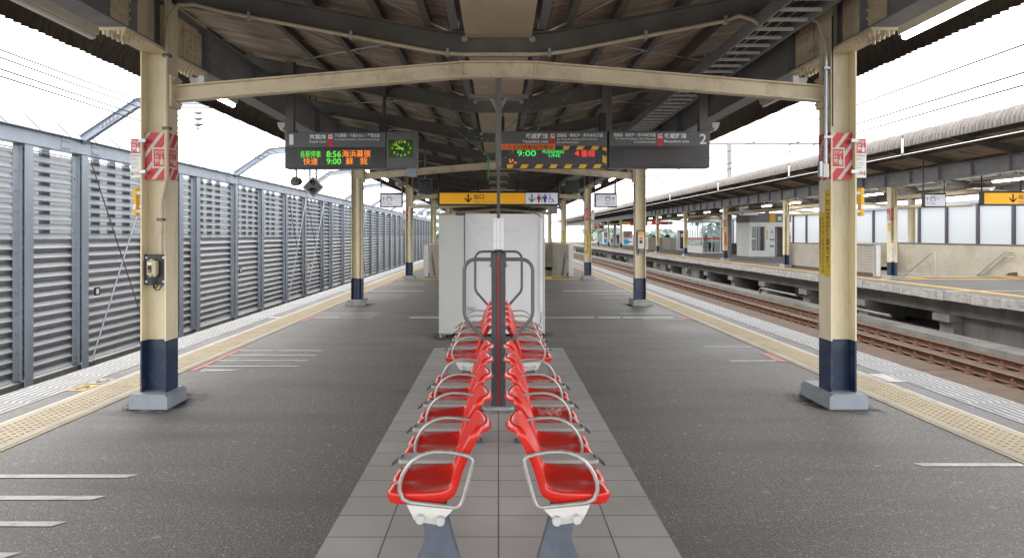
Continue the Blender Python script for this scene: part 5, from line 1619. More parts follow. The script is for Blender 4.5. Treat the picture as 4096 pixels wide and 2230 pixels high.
for a, b in zip(posts[:-1], posts[1:]):
    if b < 7: continue
    for z0, n, m, nm in ((-1.12, 14, 'louvre', 'louvre_panel'), (1.41, 9, 'louvre_clear', 'pale_louvre_panel')):
        mb = MB(); p = .181
        y0, y1 = a + .012, b - .012
        vs, fs = [], []
        for i in range(n):
            z = z0 + p * i
            for u, w in ((.015, z), (.02, z + .014), (-.075, z + .118), (-.075, z + p)):
                vs += [(FX + u, y0, w), (FX + u, y1, w)]
        k = len(vs) // 2
        for i in range(k - 1): fs.append((2 * i, 2 * i + 1, 2 * i + 3, 2 * i + 2))
        if nm == 'louvre_panel': mb.add(vs, fs, m)
        else:
            mb.add(vs, [f for q, f in enumerate(fs) if q % 4 != 2], m); mb.add(vs, [f for q, f in enumerate(fs) if q % 4 == 2], 'louvre_perf')
        if nm == 'louvre_panel' and b < 40:
            for i in range(n): mb.tube([(FX - .03, (a + b) / 2, z0 + p * i + .075), (FX - .022, (a + b) / 2, z0 + p * i + .079)], .012, 'galv', 6)
        if nm != 'louvre_panel':
            y = a + .35
            while y < b - .1:
                mb.box(FX - .30, FX - .24, y - .12, y + .12, 1.35, 3.3, 'fence'); y += .62
            mb.box(FX - .02, FX + .03, y0, y1, z0 + p * n, z0 + p * n + .02, 'louvre')
        mb.build(nm, t)
mb = MB()
mb.poly([(FX - .16, 3, FZT - .30), (FX - .16, posts[-1], FZT - .30), (FX - .85, posts[-1], 3.86), (FX - .85, 3, 3.86)], 'awning')
mb.poly([(FX - .38, 3, 1.3), (FX - .38, posts[-1], 1.3), (FX - .38, posts[-1], FZT - .3), (FX - .38, 3, FZT - .3)], 'awning')
mb.build('frosted_awning', t)
mb = MB(); y = 6.0
while y < 45:
    mb.tube([(FX - .10, y, FZT - .28), (FX - .83, y, 3.90)], .018, 'steel_grey', 6); y += .95
for q in (.25, .5, .75): mb.tube([(FX - .16 - .69 * q, 3, 3.12 + .74 * q), (FX - .16 - .69 * q, 60, 3.12 + .74 * q)], .008, 'galv', 5)
mb.build('awning_strut', t)
# tie rods on the fence
rods = [((215, 395), (345, 765), 12.9), ((330, 560), (222, 885), 13.2), ((738, 505), (775, 735), 0), ((775, 520), (738, 720), 0), ((775, 520), (827, 712), 0), ((820, 520), (780, 700), 0)]
for (ya, yb) in ((14.2, 16.6), (16.6, 14.2), (27.5, 30.0), (30.2, 33.1), (33.1, 30.2), (30.0, 27.5), (41, 43.5), (43.5, 41)):
    mb = MB(); mb.tube([(FX + .13, ya, 3.0), (FX + .13, yb, -1.15)], .014 if ya < yb else .02, 'galv' if yb < ya else 'steel_dark', 6); mb.build('tie_rod', t)
# number plates on the fence
for n_, x, y, w, h, lab in (('8', 243, 732, 5.5, 10, 'black number plate on the louvred fence nearest the switch box column'), ('9', 604, 680, 4, 7, 'smaller black number plate farther along the louvred fence')):
    Y = (FX + .13) * F / (x - VX); k = Y / F
    t2 = thing('number_plate', lab, 'number plate', P(x, y, Y))
    mb = MB(); mb.box(0, .02, -w * k * 2.0, w * k * 2.0, -h * k, h * k, 'black'); mb.build('plate', t2)
    mb = MB(); text(mb, n_, (-w * k * 1.2, w * k * 1.2, -h * k * .7, h * k * .7), lambda u, v: (.0215, u, v), 'txt_white', .05); mb.build('lettering', t2)
Y = (FX + .13) * F / (776 - VX); k = Y / F
t2 = thing('number_plate', 'tall cream number plate on a louvred fence post below the diamond signal', 'number plate', P(776, 672, Y))
mb = MB(); mb.box(0, .02, -.14, .14, -11 * k, 11 * k, 'warn_white'); mb.build('plate', t2)
mb = MB(); text(mb, '2', (-.09, .09, 1 * k, 9 * k), lambda u, v: (.0215, u, v), 'txt_black', .03); text(mb, '6', (-.09, .09, -9 * k, -1 * k), lambda u, v: (.0215, u, v), 'txt_black', .03); mb.build('lettering', t2)

# overhead line arms rising from the fence
for i, Y in enumerate((14.04, 22.17, 30.1, 38.2, 46.3, 54.4, 62.5, 70.6, 78.7)):
    r = thing('line_gantry', '%s grey overhead line arm from the camera, rising from the louvred fence over the track' % ORD[i], 'line gantry', (FX, Y, FZT), 'overhead line arms on the fence')
    if i == 0:
        A0 = r
        mb = MB()
        pts = [(0, -.12), (.2, .02), (1.17, .66), (1.9, .74), (4.2, .74)]
        for y0, y1, b, tp in ((-.07, .07, 0, .012), (-.006, .006, .012, .188), (-.07, .07, .188, .20)):
            vs, fs = [], []
            for x, z in pts: vs += [(x, y0, z + b), (x, y1, z + b), (x, y1, z + tp), (x, y0, z + tp)]
            for q in range(4):
                for j in range(4): fs.append((4 * q + j, 4 * q + (j + 1) % 4, 4 * q + 4 + (j + 1) % 4, 4 * q + 4 + j))
            mb.add(vs, fs, 'fence')
        for q in range(5):
            for yy in (-.04, .04):
                x = .45 + q * .075; mb.tube([(x, yy, .045 + q * .05), (x, yy, .075 + q * .05)], .018, 'galv', 6); mb.tube([(x, yy, .26 + q * .05), (x, yy, .30 + q * .05)], .018, 'galv', 6)
        mb.build('arm', r)
        mb = MB(); c = 2.42
        mb.box(c - .42, c + .55, -.06, .06, .66, .735, 'lamp_body'); mb.tube([(c, 0, .72), (c, 0, .20)], .012, 'galv', 6)
        for zz in (.58, .46, .34):
            mb.tube([(c, 0, zz), (c, 0, zz - .01), (c, 0, zz - .05)], [.045, .115, .04], 'galv', 12)
        mb.tube([(c - .07, 0, .24), (c + .07, 0, .24)], .012, 'steel_dark', 6); mb.tube([(c, 0, .22), (c, 0, .06)], .008, 'steel_dark', 6)
        mb.build('insulator', r)
    else:
        for ch in A0.children: put(ch, r)

# overhead wires
for nm, lab, x, z, m, rr in (('overhead_wire', 'upper thin wire of the pair crossing the sky on the fence side', -6.2, 3.80, 'wire', .0115), ('overhead_wire', 'lower thin wire of the upper pair on the fence side', -6.25, 3.72, 'wire', .0115),
                             ('overhead_wire', 'upper dark contact wire of the lower pair on the fence side', -6.2, 3.56, 'wire', .012), ('overhead_wire', 'lowest dark contact wire on the fence side', -6.2, 3.47, 'wire', .012),
                             ('overhead_wire', 'highest wire over the track side sky', 6.3, 3.78, 'wire', .012), ('overhead_wire', 'middle wire over the track side sky', 6.25, 3.43, 'wire', .012), ('overhead_wire', 'lowest faint wire over the track side sky', 6.25, 3.28, 'wire', .0115),
                             ('contact_wire', 'bright contact wire over the rusty track in front of the opposite roof', 10.3, 3.53, 'cable_grey', .013)):
    mb = MB(); mb.tube([(x, y, z) for y in range(-4, 130, 4)], rr, m, 5); tag(mb.build(nm), lab, 'wire', 'overhead wires')
for i, Y in enumerate((17.4, 24.2, 32.0, 41)):
    r = thing('wire_insulator', '%s white hanging insulator from the camera on the bright contact wire' % ORD[i], 'insulator', (10.3, Y, 3.53), 'contact wire insulators')
    mb = MB(); mb.tube([(0, 0, .04), (0, 0, .42)], .028, 'porcelain', 8); mb.build('rod', r)
    mb = MB(); mb.tube([(0, 0, 0), (0, 0, .05)], .04, 'steel_dark', 8); mb.tube([(0, 0, .42), (0, 0, .50)], .02, 'steel_dark', 6); mb.build('clamp', r)
# masts with beams beyond the opposite roof
for i, (X0, Y, zt, xa, xb) in enumerate(((16.2, 47.9, 7.9, 12.2, 30), (16.2, 95, 9.6, 6.5, 24), (16.2, 125, 10.6, 5, 26))):
    r = thing('catenary_mast', '%s grey overhead line mast and cross beam from the camera, above the opposite roof' % ORD[i], 'line mast', (X0, Y, 0), 'overhead line masts')
    mb = MB(); mb.tube([(0, 0, -1), (0, 0, zt)], .17 if i == 0 else .2, 'steel_grey', 10); mb.build('mast', r)
    mb = MB(); mb.box(xa - X0, xb - X0, -.06, .06, zt - .06, zt + .06, 'steel_dark'); mb.box(-1.6, .3, -.05, .05, zt - 2.6, zt - 2.54, 'steel_dark'); mb.build('cross_beam', r)
    mb = MB()
    for x in (4.2, 10.4):
        mb.tube([(x, 0, zt), (x, 0, zt - .9)], .03, 'steel_dark', 6)
        for q in (.25, .45, .65): mb.tube([(x, 0, zt - q), (x, 0, zt - q - .1)], [.11, .04], 'porcelain', 8)
    mb.build('insulator', r)

# ------------------------------------------------------------------ opposite platform fittings
BX = OX + 8.6
t = thing('white_noise_barrier', 'tall white translucent panel barrier with dark posts behind the opposite platform', 'fence', (0, 0, 0))
by = []
y = 20.5
while y < 73: by.append(y); y += 2.45
mb = MB(); mb.box(BX - .02, BX + .02, 18, 73, -1.2, 3.12, 'barrier'); mb.build('panel', t)
mb = MB(); mb.box(BX - .16, BX + .10, 18, 73, 3.121, 3.30, 'fence'); mb.build('top_rail', t)
for y in by:
    mb = MB(); mb.box(BX - .14, BX - .021, y - .075, y + .075, -1.2, 3.12, 'gasket'); mb.build('post', t)
mb = MB(); mb.box(BX - .16, BX - .021, 29.0, 29.5, -1.2, 3.12, 'gasket'); mb.build('wide_post', t)

# second stairwell parapet farther along
t = thing('brick_tile_parapet', 'tiled parapet round the farther stairwell on the opposite platform', 'parapet wall', (16.35, 69, 0))
mb = MB(); mb.box(-1.2, 1.55, 0, .15, 0, 1.17, 'walltile_x'); mb.box(-1.2, -1.05, .15, 7, 0, 1.17, 'conc_wall'); mb.box(1.4, 1.55, .15, 7, 0, 1.17, 'conc_wall'); mb.build('wall', t)
mb = MB(); mb.box(.22, .95, -.14, -.001, 0, 1.16, 'conc_wall'); mb.build('pier', t)
mb = MB(); mb.box(-1.25, 1.6, -.03, .18, 1.171, 1.22, 'stainless'); mb.build('coping', t)

# waiting room
t = thing('waiting_room', 'glazed waiting room with a red stripe on the opposite platform', 'waiting room', (16.45, 55, 0))
mb = MB(); mb.box(-.06, 2.3, -.06, 4.4, 2.52, 2.70, 'white'); mb.box(0.0, 2.2, .0, 4.3, 2.701, 3.0, 'steel_grey'); mb.build('roof', t)
mb = MB()
mb.box(-.03, .05, .0, 4.3, 0, .62, 'white'); mb.box(-.03, .05, 0, .08, .62, 2.5, 'white')
for y in (.75, 1.45, 2.15, 2.9, 3.6, 4.25): mb.box(-.02, .04, y - .03, y + .03, .62, 2.5, 'white')
for x in (0.0, .74, 1.42, 2.18): mb.box(x - .035, x + .035, -.05, .03, 0, 2.5, 'white')
mb.box(0, 2.2, -.04, .02, 2.12, 2.22, 'white'); mb.box(0, 2.2, -.04, .02, 0, .12, 'white'); mb.build('frame', t)
mb = MB(); mb.box(0.04, 2.15, -.015, -.005, .12, 2.5, 'glass'); mb.box(0.0, .008, .08, 4.25, .62, 2.5, 'glass'); mb.build('glass', t)
mb = MB(); mb.box(.0, 2.2, -.045, -.041, 1.12, 1.26, 'red_sign'); mb.box(-.036, -.031, .05, 4.3, 1.12, 1.26, 'red_sign'); mb.build('red_stripe', t)
mb = MB(); mb.box(2.15, 2.25, .1, 4.3, 0, 1.0, 'white'); mb.box(.3, 2.0, 4.2, 4.28, 0, .9, 'white'); mb.build('back_wall', t)
t = thing('waiting_room_bench', 'dark bench seats inside the glazed waiting room', 'bench', (17.4, 57.2, 0))
mb = MB(); mb.box(-.7, .7, 0, .5, .38, .45, 'cloth_black', .02); mb.box(-.7, .7, .42, .5, .45, .85, 'cloth_black', .02); mb.build('seat', t)
mb = MB()
for x in (-.6, .6): mb.box(x - .04, x + .04, .05, .4, 0, .38, 'post')
mb.build('leg', t)

# elevator
t = thing('elevator_tower', 'white elevator block with a tall window and open doorway on the opposite platform', 'elevator', (17.15, 46.6, 0))
mb = MB()
for x0, x1, z0, z1 in ((0, .14, 0, 2.35), (.14, 1.05, 0, .42), (.14, 1.05, 2.05, 2.35), (1.05, 1.32, 0, 2.35), (1.32, 1.72, 0, 2.35), (1.72, 2.7, 2.05, 2.35), (2.62, 2.8, 0, 2.05)):
    mb.box(x0, x1, 0, .12, z0, z1, 'white')
mb.box(0, .1, .12, 2.6, 0, 2.35, 'white'); mb.box(2.7, 2.8, .12, 2.6, 0, 2.35, 'white'); mb.box(0, 2.8, 2.5, 2.6, 0, 2.35, 'white'); mb.build('wall', t)
mb = MB(); mb.box(-.02, 2.82, -.02, 2.6, 2.351, 2.98, 'steel_grey'); mb.build('roof', t)
mb = MB(); mb.box(.14, 1.05, .05, .06, .42, 2.05, 'glass_dark'); mb.build('window', t)
mb = MB(); mb.box(.44, .48, .03, .05, .42, 2.05, 'white'); mb.box(.14, .45, .03, .05, 1.2, 1.28, 'white'); mb.build('mullion', t)
mb = MB(); mb.box(1.72, 2.62, .8, .84, 0, 2.05, 'steel_grey'); mb.box(2.1, 2.14, .77, .80, 0, 2.05, 'stainless'); mb.build('door', t)
mb = MB(); mb.box(1.33, 1.75, -.05, -.021, 2.36, 2.95, 'yellow_box'); mb.box(1.8, 2.6, -.05, -.021, 2.4, 2.9, 'txt_grey'); mb.box(1.9, 2.14, -.055, -.0501, 2.48, 2.74, 'txt_white'); mb.build('sign', t)
mb = MB(); f = lambda u, v: (u, -.004, v)
arrow(mb, (1.52, 1.72), .26, f, 'txt_grey'); text(mb, '改札階', (1.38, 1.66, 1.42, 1.50), f, 'txt_grey'); rect(mb, (1.37, 1.50, 1.10, 1.24), f, 'txt_grey'); rect(mb, (1.53, 1.68, 1.10, 1.24), f, 'txt_grey'); rect(mb, (1.38, 1.66, .66, .80), f, 'txt_grey'); text(mb, 'エレベーター', (1.78, 2.55, 2.11, 2.17), f, 'txt_red')
mb.build('lettering', t)
mb = MB(); mb.box(1.14, 1.22, -.006, -.001, 1.15, 1.85, 'yellow'); mb.build('sticker', t)

t = thing('elevator_sign_box', 'pale elevator sign hanging under grey boxes on the opposite platform', 'sign', (15.9, 43.2, 0))
mb = MB(); mb.box(-.62, .56, 0, .1, 2.74, 3.06, 'white_lit', .01); mb.build('panel', t)
mb = MB(); f = lambda u, v: (u, -.002, v); text(mb, 'エレベーター', (-.33, .5, 2.90, 3.01), f, 'txt_grey', .01); text(mb, 'Elevator', (-.33, .1, 2.80, 2.86), f, 'txt_grey'); rect(mb, (-.57, -.38, 2.78, 3.0), f, 'txt_grey'); mb.build('lettering', t)
mb = MB(); mb.box(-.78, -.56, .1, .3, 2.95, 3.6, 'steel_grey', .01); mb.box(-.52, -.30, .1, .3, 2.98, 3.6, 'steel_grey', .01); mb.build('box', t)

t = thing('litter_bin', 'dark grey litter bin beside the white elevator block', 'litter bin', (18.0, 52.3, 0))
mb = MB(); mb.prism([(-.17, 0), (.17, 0), (.21, .80), (-.21, .80)], 'Y', -.17, .17, 'post'); mb.build('body', t)
mb = MB(); mb.box(-.25, .25, -.2, .2, .801, .87, 'steel_dark', .01); mb.build('lid', t)
mb = MB(); mb.box(-.12, .42, -.2, .2, 0, .03, 'steel_dark'); mb.build('base', t)

# hanging red signs and far boards
def hang(name, label, x0, x1, y0, y1, Y, m, extra=None):
    a, b = P(x0, y1, Y), P(x1, y0, Y)
    r = thing(name, label, 'sign', (0, 0, 0))
    q = MB(); q.box(a[0], b[0], Y, Y + .15, a[2], b[2], m, .01); q.build('panel', r)
    q = MB()
    for x in (a[0] + .1, b[0] - .1): q.tube([(x, Y + .07, b[2]), (x, Y + .07, b[2] + .9)], .03, 'sign_black', 6)
    q.build('hanger', r)
    if extra: extra(r, Y, a, b)


def four(r, Y, a, b):
    q = MB(); f = lambda e: (lambda u, v: (u, Y - .003 - e, v))
    rect(q, (b[0] - .42, b[0] - .06, a[2] + .03, b[2] - .03), f(0), 'txt_white'); text(q, '4', (b[0] - .33, b[0] - .15, a[2] + .07, b[2] - .07), f(.003), 'txt_black', .02)
    text(q, '武蔵野線', (a[0] + .3, a[0] + .95, a[2] + .17, b[2] - .05), f(.0), 'txt_white'); text(q, 'Musashino Line', (a[0] + .3, a[0] + .95, a[2] + .05, a[2] + .12), f(.0), 'txt_white'); text(q, '西船橋方面', (a[0] + 1.05, a[0] + 1.7, a[2] + .12, b[2] - .08), f(0), 'txt_white')
    q.build('lettering', r)


def leds(r, Y, a, b):
    q = MB(); f = lambda u, v: (u, Y - .01, v); w = b[0] - a[0]; h = b[2] - a[2]
    rect(q, (a[0] + .1 * w, a[0] + .3 * w, a[2] + .1 * h, a[2] + .3 * h), f, 'led_g'); rect(q, (a[0] + .45 * w, a[0] + .62 * w, a[2] + .1 * h, a[2] + .35 * h), f, 'led_r'); q.build('led_display', r)


hang('platform_sign', 'red platform sign with a 4 hanging above the farther stairwell', 1640, 1692, 556, 565, 62, 'red_sign', four)
hang('platform_sign', 'shorter red sign hanging partly behind the second column on the track side', 1585, 1629, 557, 567, 66, 'red_sign')
hang('led_board', 'small dark departure board with red and green lights far along the opposite platform', 1537, 1563, 557, 568, 84, 'sign_black', leds)
hang('exit_sign', 'small yellow exit sign far along the opposite platform', 1567, 1582, 557, 566, 84, 'yellow_lit')
hang('platform_sign', 'small red sign hanging far along the opposite platform', 1497, 1518, 568, 575, 100, 'red_sign')


# vending machines
def vend(x0, x1, y0, y1, Y, label, n):
    a, b = P(x0, y1, Y), P(x1, y0, Y)
    r = thing('vending_machine', label, 'vending machine', ((a[0] + b[0]) / 2, Y, 0), 'vending machines on the opposite platform')
    w = (b[0] - a[0]) / 2; h = b[2] - a[2] + .05; h = b[2]
    q = MB(); q.box(-w, w, 0, .8, 0, h, 'vend', .02); q.build('body', r)
    q = MB(); rect(q, (-w + .08, w - .12, h * .50, h * .94), lambda u, v: (u, -.004, v), 'sign_grey'); q.build('window', r)
    q = MB()
    for j in range(3):
        z = h * (.54 + .135 * j); k = -w + .12
        i = 0
        while k < w - .2:
            q.tube([(k, -.03, z), (k, -.03, z + .16)], .038, ('orange', 'vend_blue', 'txt_white', 'red_sign', 'orange')[(i + j * 2) % 5], 8); k += .1; i += 1
    tag(q.build('drink_can', r), None, None, kind='stuff')
    q = MB(); q.box(-w + .06, -w + 1.1 * w, -.012, -.001, h * .08, h * .42, 'vend_blue'); q.build('lower_panel', r)
    q = MB(); q.box(-.1, w - .25, -.02, -.0125, h * .20, h * .28, 'black'); q.build('flap', r)


vend(1518, 1536, 582, 610, 112, 'narrow white vending machine behind the standing travellers', 1)
vend(1568, 1592, 580, 615, 98, 'wide white vending machine just in front of the standing travellers', 2)
t = thing('drinks_fridge', 'dark upright vending machine with a side panel between waiting room and tiled parapet', 'vending machine', (18.0, 66.2, 0))
mb = MB(); mb.box(-.55, .45, 0, .8, 0, 1.95, 'vend', .02); mb.build('body', t)
mb = MB(); mb.box(-.38, .16, -.02, -.001, .15, 1.85, 'sign_black'); mb.build('door', t)
mb = MB(); mb.prism([(-.32, 1.25), (.05, 1.32), (.05, 1.62), (-.32, 1.62)], 'Y', -.03, -.021, 'txt_white'); mb.build('poster', t)

# pipes under the opposite platform edge
for pts, lab in (((1838, 722), (1843, 717), (1950, 719)), 'long white pipe with a bent end below the opposite platform edge'), (((2043, 775), (2046, 765), (2060, 762)), 'short white pipe bend below the opposite platform edge'):
    mb = MB(); Y = 24.0
    z = -.75
    if 'long' in lab: p = [(11.6, 30.3, -1.12), (11.6, 30.3, -.95), (11.6, 30.15, -.86), (11.6, 26.6, -.86)]
    else: p = [(11.6, 23.6, -1.15), (11.6, 23.6, -.98), (11.6, 23.48, -.90), (11.6, 20.2, -.90)]
    mb.tube(p, .045, 'conc', 10); tag(mb.build('pipe'), lab, 'pipe')


# ------------------------------------------------------------------ people on the opposite platform
def person(loc, h, top, legs_m, label, rz=0., pose='stand'):
    joints = {'pel': (0, 0, .52), 'wst': (0, 0, .62), 'chs': (0, -.005, .74), 'nk': (0, 0, .83), 'hd': (0, -.012, .885), 'ht': (0, -.008, .965)}
    for s in (-1, 1):
        j = {'sh': (s * .105, 0, .805), 'el': (s * .135, .01, .64), 'wr': (s * .125, -.05, .50), 'ha': (s * .120, -.06, .455), 'hp': (s * .052, 0, .505), 'kn': (s * .056, -.008, .285), 'an': (s * .058, .012, .045), 'to': (s * .064, -.085, .018)}
        if pose == 'phone': j.update(el=(s * .13, -.01, .655), wr=(s * .05, -.13, .70), ha=(s * .035, -.16, .735))
        if pose == 'walk': j.update(kn=(s * .055, -.05 * s - .02, .285), an=(s * .056, .08 * -s + .03, .05 + (.03 if s > 0 else 0)), to=(s * .06, .08 * -s - .06, .02))
        if pose == 'lean': j.update(el=(s * .14, -.05, .66), wr=(s * .08, -.14, .62), ha=(s * .06, -.17, .62))
        for k, v in j.items(): joints[k + str(s)] = v
    names = list(joints); ix = {n: i for i, n in enumerate(names)}
    R = {'pel': (.085, .062), 'wst': (.078, .055), 'chs': (.092, .062), 'nk': (.030, .030), 'hd': (.042, .052), 'ht': (.034, .040)}
    RR = {'sh': .042, 'el': .028, 'wr': .020, 'ha': .020, 'hp': .050, 'kn': .036, 'an': .024, 'to': .022}
    E = [('pel', 'wst'), ('wst', 'chs'), ('chs', 'nk'), ('nk', 'hd'), ('hd', 'ht')]
    for s in ('-1', '1'):
        E += [('chs', 'sh' + s), ('sh' + s, 'el' + s), ('el' + s, 'wr' + s), ('wr' + s, 'ha' + s), ('pel', 'hp' + s), ('hp' + s, 'kn' + s), ('kn' + s, 'an' + s), ('an' + s, 'to' + s)]
    me = bpy.data.meshes.new('p'); me.from_pydata([Vector(joints[n]) * h for n in names], [(ix[a], ix[b]) for a, b in E], [])
    o = bpy.data.objects.new('p', me); COL.objects.link(o)
    sk = o.modifiers.new('s', 'SKIN'); sk.use_smooth_shade = True
    o.modifiers.new('u', 'SUBSURF').levels = 2
    lay = me.skin_vertices[0].data
    for i, n in enumerate(names):
        r = R.get(n) or (RR[n.rstrip('1').rstrip('-')],) * 2
        lay[i].radius = (r[0] * h, r[1] * h); lay[i].use_root = (n == 'pel')
    bpy.context.view_layer.update()
    nm = bpy.data.meshes.new_from_object(o.evaluated_get(bpy.context.evaluated_depsgraph_get()))
    bpy.data.objects.remove(o)
    nm.name = 'person'
    for m in (top, legs_m, 'skin', 'hair', 'white'): nm.materials.append(M[m])
    for p in nm.polygons:
        c = p.center / h
        i = 0
        if c.z < .535 and abs(c.x) < .105: i = 1
        if c.z < .035: i = 4
        if c.z > .845: i = 2
        if c.z > .93 or (c.z > .87 and c.y > .005): i = 3
        if (abs(c.x) > .105 and c.z < .49) or (pose != 'stand' and c.y < -.135 and .55 < c.z < .8): i = 2
        p.material_index = i; p.use_smooth = True
    b = bpy.data.objects.new('person', nm); COL.objects.link(b)
    b.location = loc; b.rotation_euler = (0, 0, rz); tag(b, label, 'person', 'people on the opposite platform')
    return b


person((15.6, 89, 0), 1.74, 'cloth_brown', 'denim', 'person in dark top and pale jeans standing near the platform edge by the vending machines', .3, 'phone')
person((17.25, 101, 0), 1.76, 'cloth_navy', 'cloth_black', 'person in blue jacket and black trousers standing between the two vending machines', -.9, 'walk')
person((18.1, 73, 0), 1.80, 'cloth_black', 'cloth_black', 'person in black visible from the chest up behind the tiled parapet', -.6, 'lean')
person((17.0, 74.5, 0), 1.66, 'cloth_navy', 'cloth_black', 'person partly hidden by a cream column behind the tiled parapet', .4)
person((17.75, 58.4, 0), 1.70, 'cloth_black', 'cloth_black', 'person in black standing inside the glazed waiting room', .8)
person((19.15, 45.0, 0), 1.72, 'cloth_black', 'cloth_navy', 'person in dark coat half hidden by the second opposite column near the elevator', 1.2)

# ------------------------------------------------------------------ far away: trees and buildings
def tree(loc, hgt, rad, label, n=420, m='leaf'):
    t = thing('tree', label, 'tree', loc, 'trees beyond the station')
    q = MB(); q.tube([(0, 0, 0), (.05, 0, hgt * .35), (0, .1, hgt * .7)], [.22, .16, .07], 'bark', 8)
    for k in range(6):
        a = k * 1.05; q.tube([(0, 0, hgt * (.35 + .05 * k)), (rad * .6 * math.cos(a), rad * .6 * math.sin(a), hgt * (.55 + .06 * k))], [.09, .03], 'bark', 5)
    q.build('trunk', t)
    q = MB(); r = random.Random(int(loc[0] * 10 + loc[1]))
    cl = [(r.uniform(-.6, .6) * rad, r.uniform(-.6, .6) * rad, hgt * r.uniform(.38, .92), rad * r.uniform(.3, .5)) for _ in range(14)]
    for c in cl:
        for _ in range(n // 14 * 3):
            d = Vector((r.gauss(0, 1), r.gauss(0, 1), r.gauss(0, .8))).normalized() * c[3] * r.uniform(.6, 1.05)
            p = Vector(c[:3]) + d; s = r.uniform(.16, .34); u = Vector((r.gauss(0, 1), r.gauss(0, 1), r.gauss(0, 1))).normalized(); w = u.orthogonal().normalized()
            q.poly([p + u * s, p + w * s * .6, p - u * s, p - w * s * .6], m)
    q.build('crown', t)


for (x, y, h_, rd, i) in ((-9.9, 112, 10.5, 3.0, 0), (-13.5, 118, 9.5, 3.2, 1), (-6.8, 121, 9.5, 2.6, 2)):
    tree((x, y, -7), h_, rd, ('bright green tree seen just past the end of the fence', 'second green tree behind the end of the fence', 'green tree showing in the gap beside the metal cabinet')[i])
mb = MB(); r_ = random.Random(5)
for i in range(2600):
    x = r_.uniform(60, 330); y = r_.uniform(420, 480); hh = 13 + 5 * math.sin(x * .045) + 3 * math.sin(x * .13)
    z = -7 + hh * r_.random() ** .6; s = r_.uniform(1.5, 3.4); u = Vector((r_.gauss(0, 1), r_.gauss(0, .5), r_.gauss(0, 1))).normalized(); w = u.orthogonal().normalized(); p = Vector((x, y, z))
    mb.poly([p + u * s, p + w * s, p - u * s, p - w * s], 'leaf2')
tag(mb.build('far_trees'), 'hazy wood on the skyline beyond the opposite platform', 'trees', kind='stuff')
for i, (x, y, w, d, h_) in enumerate(((-26, 260, 16, 12, 22),)):
    t = thing('apartment_block', ('pale building far away behind the fence end', 'low pale building on the skyline past the platform end', 'long pale building on the skyline over the opposite platform')[i], 'building', (x, y, -7))
    mb = MB(); mb.box(-w / 2, w / 2, 0, d, 0, h_, 'bldg'); mb.build('wall', t)
    wn = MB().box(.6, 2.4, -.06, -.01, 1, 2.5, 'sign_grey').build('window', t)
    for a in range(int(h_ / 3)):
        for b in range(int(w / 3)):
            if a + b:
                c = wn.copy(); COL.objects.link(c); c.parent = t
            else: c = wn
            c.location = (-w / 2 + b * 3, 0, a * 3)
    mb = MB(); mb.box(-w / 2 - .3, w / 2 + .3, -.3, d, h_, h_ + .5, 'plinth2'); mb.build('roof', t)

# hangers and the like: one object for each separate rod
def split_far(o):
    me = o.data; n = len(me.vertices); par = list(range(n))

    def find(a):
        while par[a] != a:
            par[a] = par[par[a]]; a = par[a]
        return a
    for e in me.edges:
        par[find(e.vertices[0])] = find(e.vertices[1])
    comps = {}
    for v in range(n): comps.setdefault(find(v), []).append(v)
    groups = []
    for c in comps.values():
        xs = [me.vertices[v].co.x for v in c]; a, b = min(xs) - .03, max(xs) + .03
        g = [k for k in groups if k[0] < b and k[1] > a]
        vs = list(c)
        for k in g:
            a = min(a, k[0]); b = max(b, k[1]); vs += k[2]; groups.remove(k)
        groups.append((a, b, vs))
    if len(groups) < 2: return
    for q, (a, b, vs) in enumerate(groups):
        ix = {v: i for i, v in enumerate(vs)}; keep = [p for p in me.polygons if p.vertices[0] in ix]
        m2 = bpy.data.meshes.new(o.name)
        m2.from_pydata([me.vertices[v].co[:] for v in vs], [], [tuple(ix[v] for v in p.vertices) for p in keep])
        for mt in me.materials: m2.materials.append(mt)
        m2.polygons.foreach_set('material_index', [p.material_index for p in keep]); m2.polygons.foreach_set('use_smooth', [p.use_smooth for p in keep])
        c = bpy.data.objects.new(o.name.split('.')[0], m2); COL.objects.link(c); c.parent = o.parent
    bpy.data.objects.remove(o)


for o in [o for o in S.objects if o.type == 'MESH' and o.name.split('.')[0] in ('hanger', 'hand')]: split_far(o)

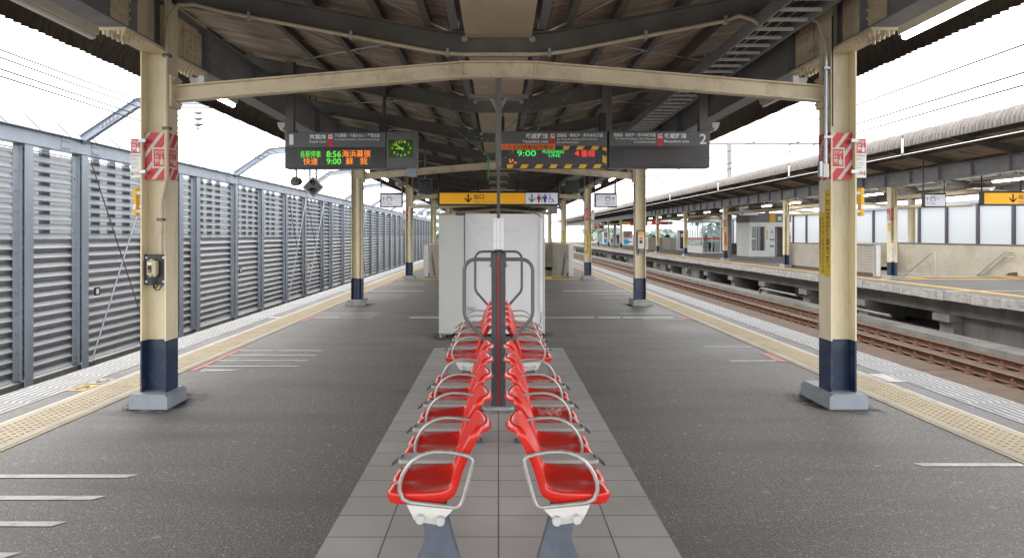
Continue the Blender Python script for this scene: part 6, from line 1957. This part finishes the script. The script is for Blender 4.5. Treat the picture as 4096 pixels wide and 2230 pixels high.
# ------------------------------------------------------------------ sky, sun, camera
w = bpy.data.worlds.new('World'); S.world = w; w.use_nodes = True
nt = w.node_tree; N, L = nt.nodes, nt.links
bg = N['Background']
sky = N.new('ShaderNodeTexSky'); sky.sky_type = 'NISHITA'; sky.sun_disc = False
EL, AZ = math.radians(52), math.radians(-38)
sky.sun_elevation = EL; sky.sun_rotation = AZ; sky.air_density = 1.0; sky.dust_density = 5.0; sky.ozone_density = 1.0
hs = N.new('ShaderNodeHueSaturation'); hs.inputs['Saturation'].default_value = .16
L.new(sky.outputs[0], hs.inputs['Color'])
# a pale overcast layer mixed with the clear sky, mottled by soft cloud
tc = N.new('ShaderNodeTexCoord'); nz = N.new('ShaderNodeTexNoise'); nz.inputs['Scale'].default_value = 2.2; nz.inputs['Detail'].default_value = 5
L.new(tc.outputs['Generated'], nz.inputs['Vector'])
cr = N.new('ShaderNodeValToRGB'); cr.color_ramp.elements[0].position = .3; cr.color_ramp.elements[1].position = .7
cr.color_ramp.elements[0].color = (9.5, 9.7, 10.0, 1); cr.color_ramp.elements[1].color = (13.0, 13.1, 13.2, 1)
L.new(nz.outputs['Fac'], cr.inputs['Fac'])
mx = N.new('ShaderNodeMix'); mx.data_type = 'RGBA'; mx.inputs['Factor'].default_value = .7
L.new(hs.outputs[0], mx.inputs['A']); L.new(cr.outputs[0], mx.inputs['B'])
L.new(mx.outputs['Result'], bg.inputs['Color'])
bg.inputs['Strength'].default_value = .15
sl = bpy.data.lights.new('sun', 'SUN'); sl.energy = .6; sl.angle = math.radians(25); sl.color = (1, .97, .92)
so = bpy.data.objects.new('sun', sl); COL.objects.link(so)
d = Vector((math.sin(AZ) * math.cos(EL), math.cos(AZ) * math.cos(EL), math.sin(EL)))
so.rotation_euler = (-d).to_track_quat('-Z', 'Y').to_euler()
cd = bpy.data.cameras.new('camera'); cam = bpy.data.objects.new('camera', cd); COL.objects.link(cam)
cam.location = (0, 0, H); cam.rotation_euler = (PI / 2, 0, 0)
cd.sensor_width = 36; cd.lens = F / 2576 * 36
cd.shift_x = (1288 - VX) / 2576; cd.shift_y = -(701 - VY) / 2576
cd.clip_start = .05; cd.clip_end = 4000
S.camera = cam
S.view_settings.view_transform = 'Standard'; S.view_settings.look = 'None'; S.view_settings.gamma = 1
S.view_settings.exposure = 1.6
S.render.engine = 'CYCLES'
S.cycles.use_denoising = True
S.cycles.max_bounces = 10; S.cycles.diffuse_bounces = 6; S.cycles.glossy_bounces = 3; S.cycles.transparent_max_bounces = 16
S.cycles.sample_clamp_indirect = 8
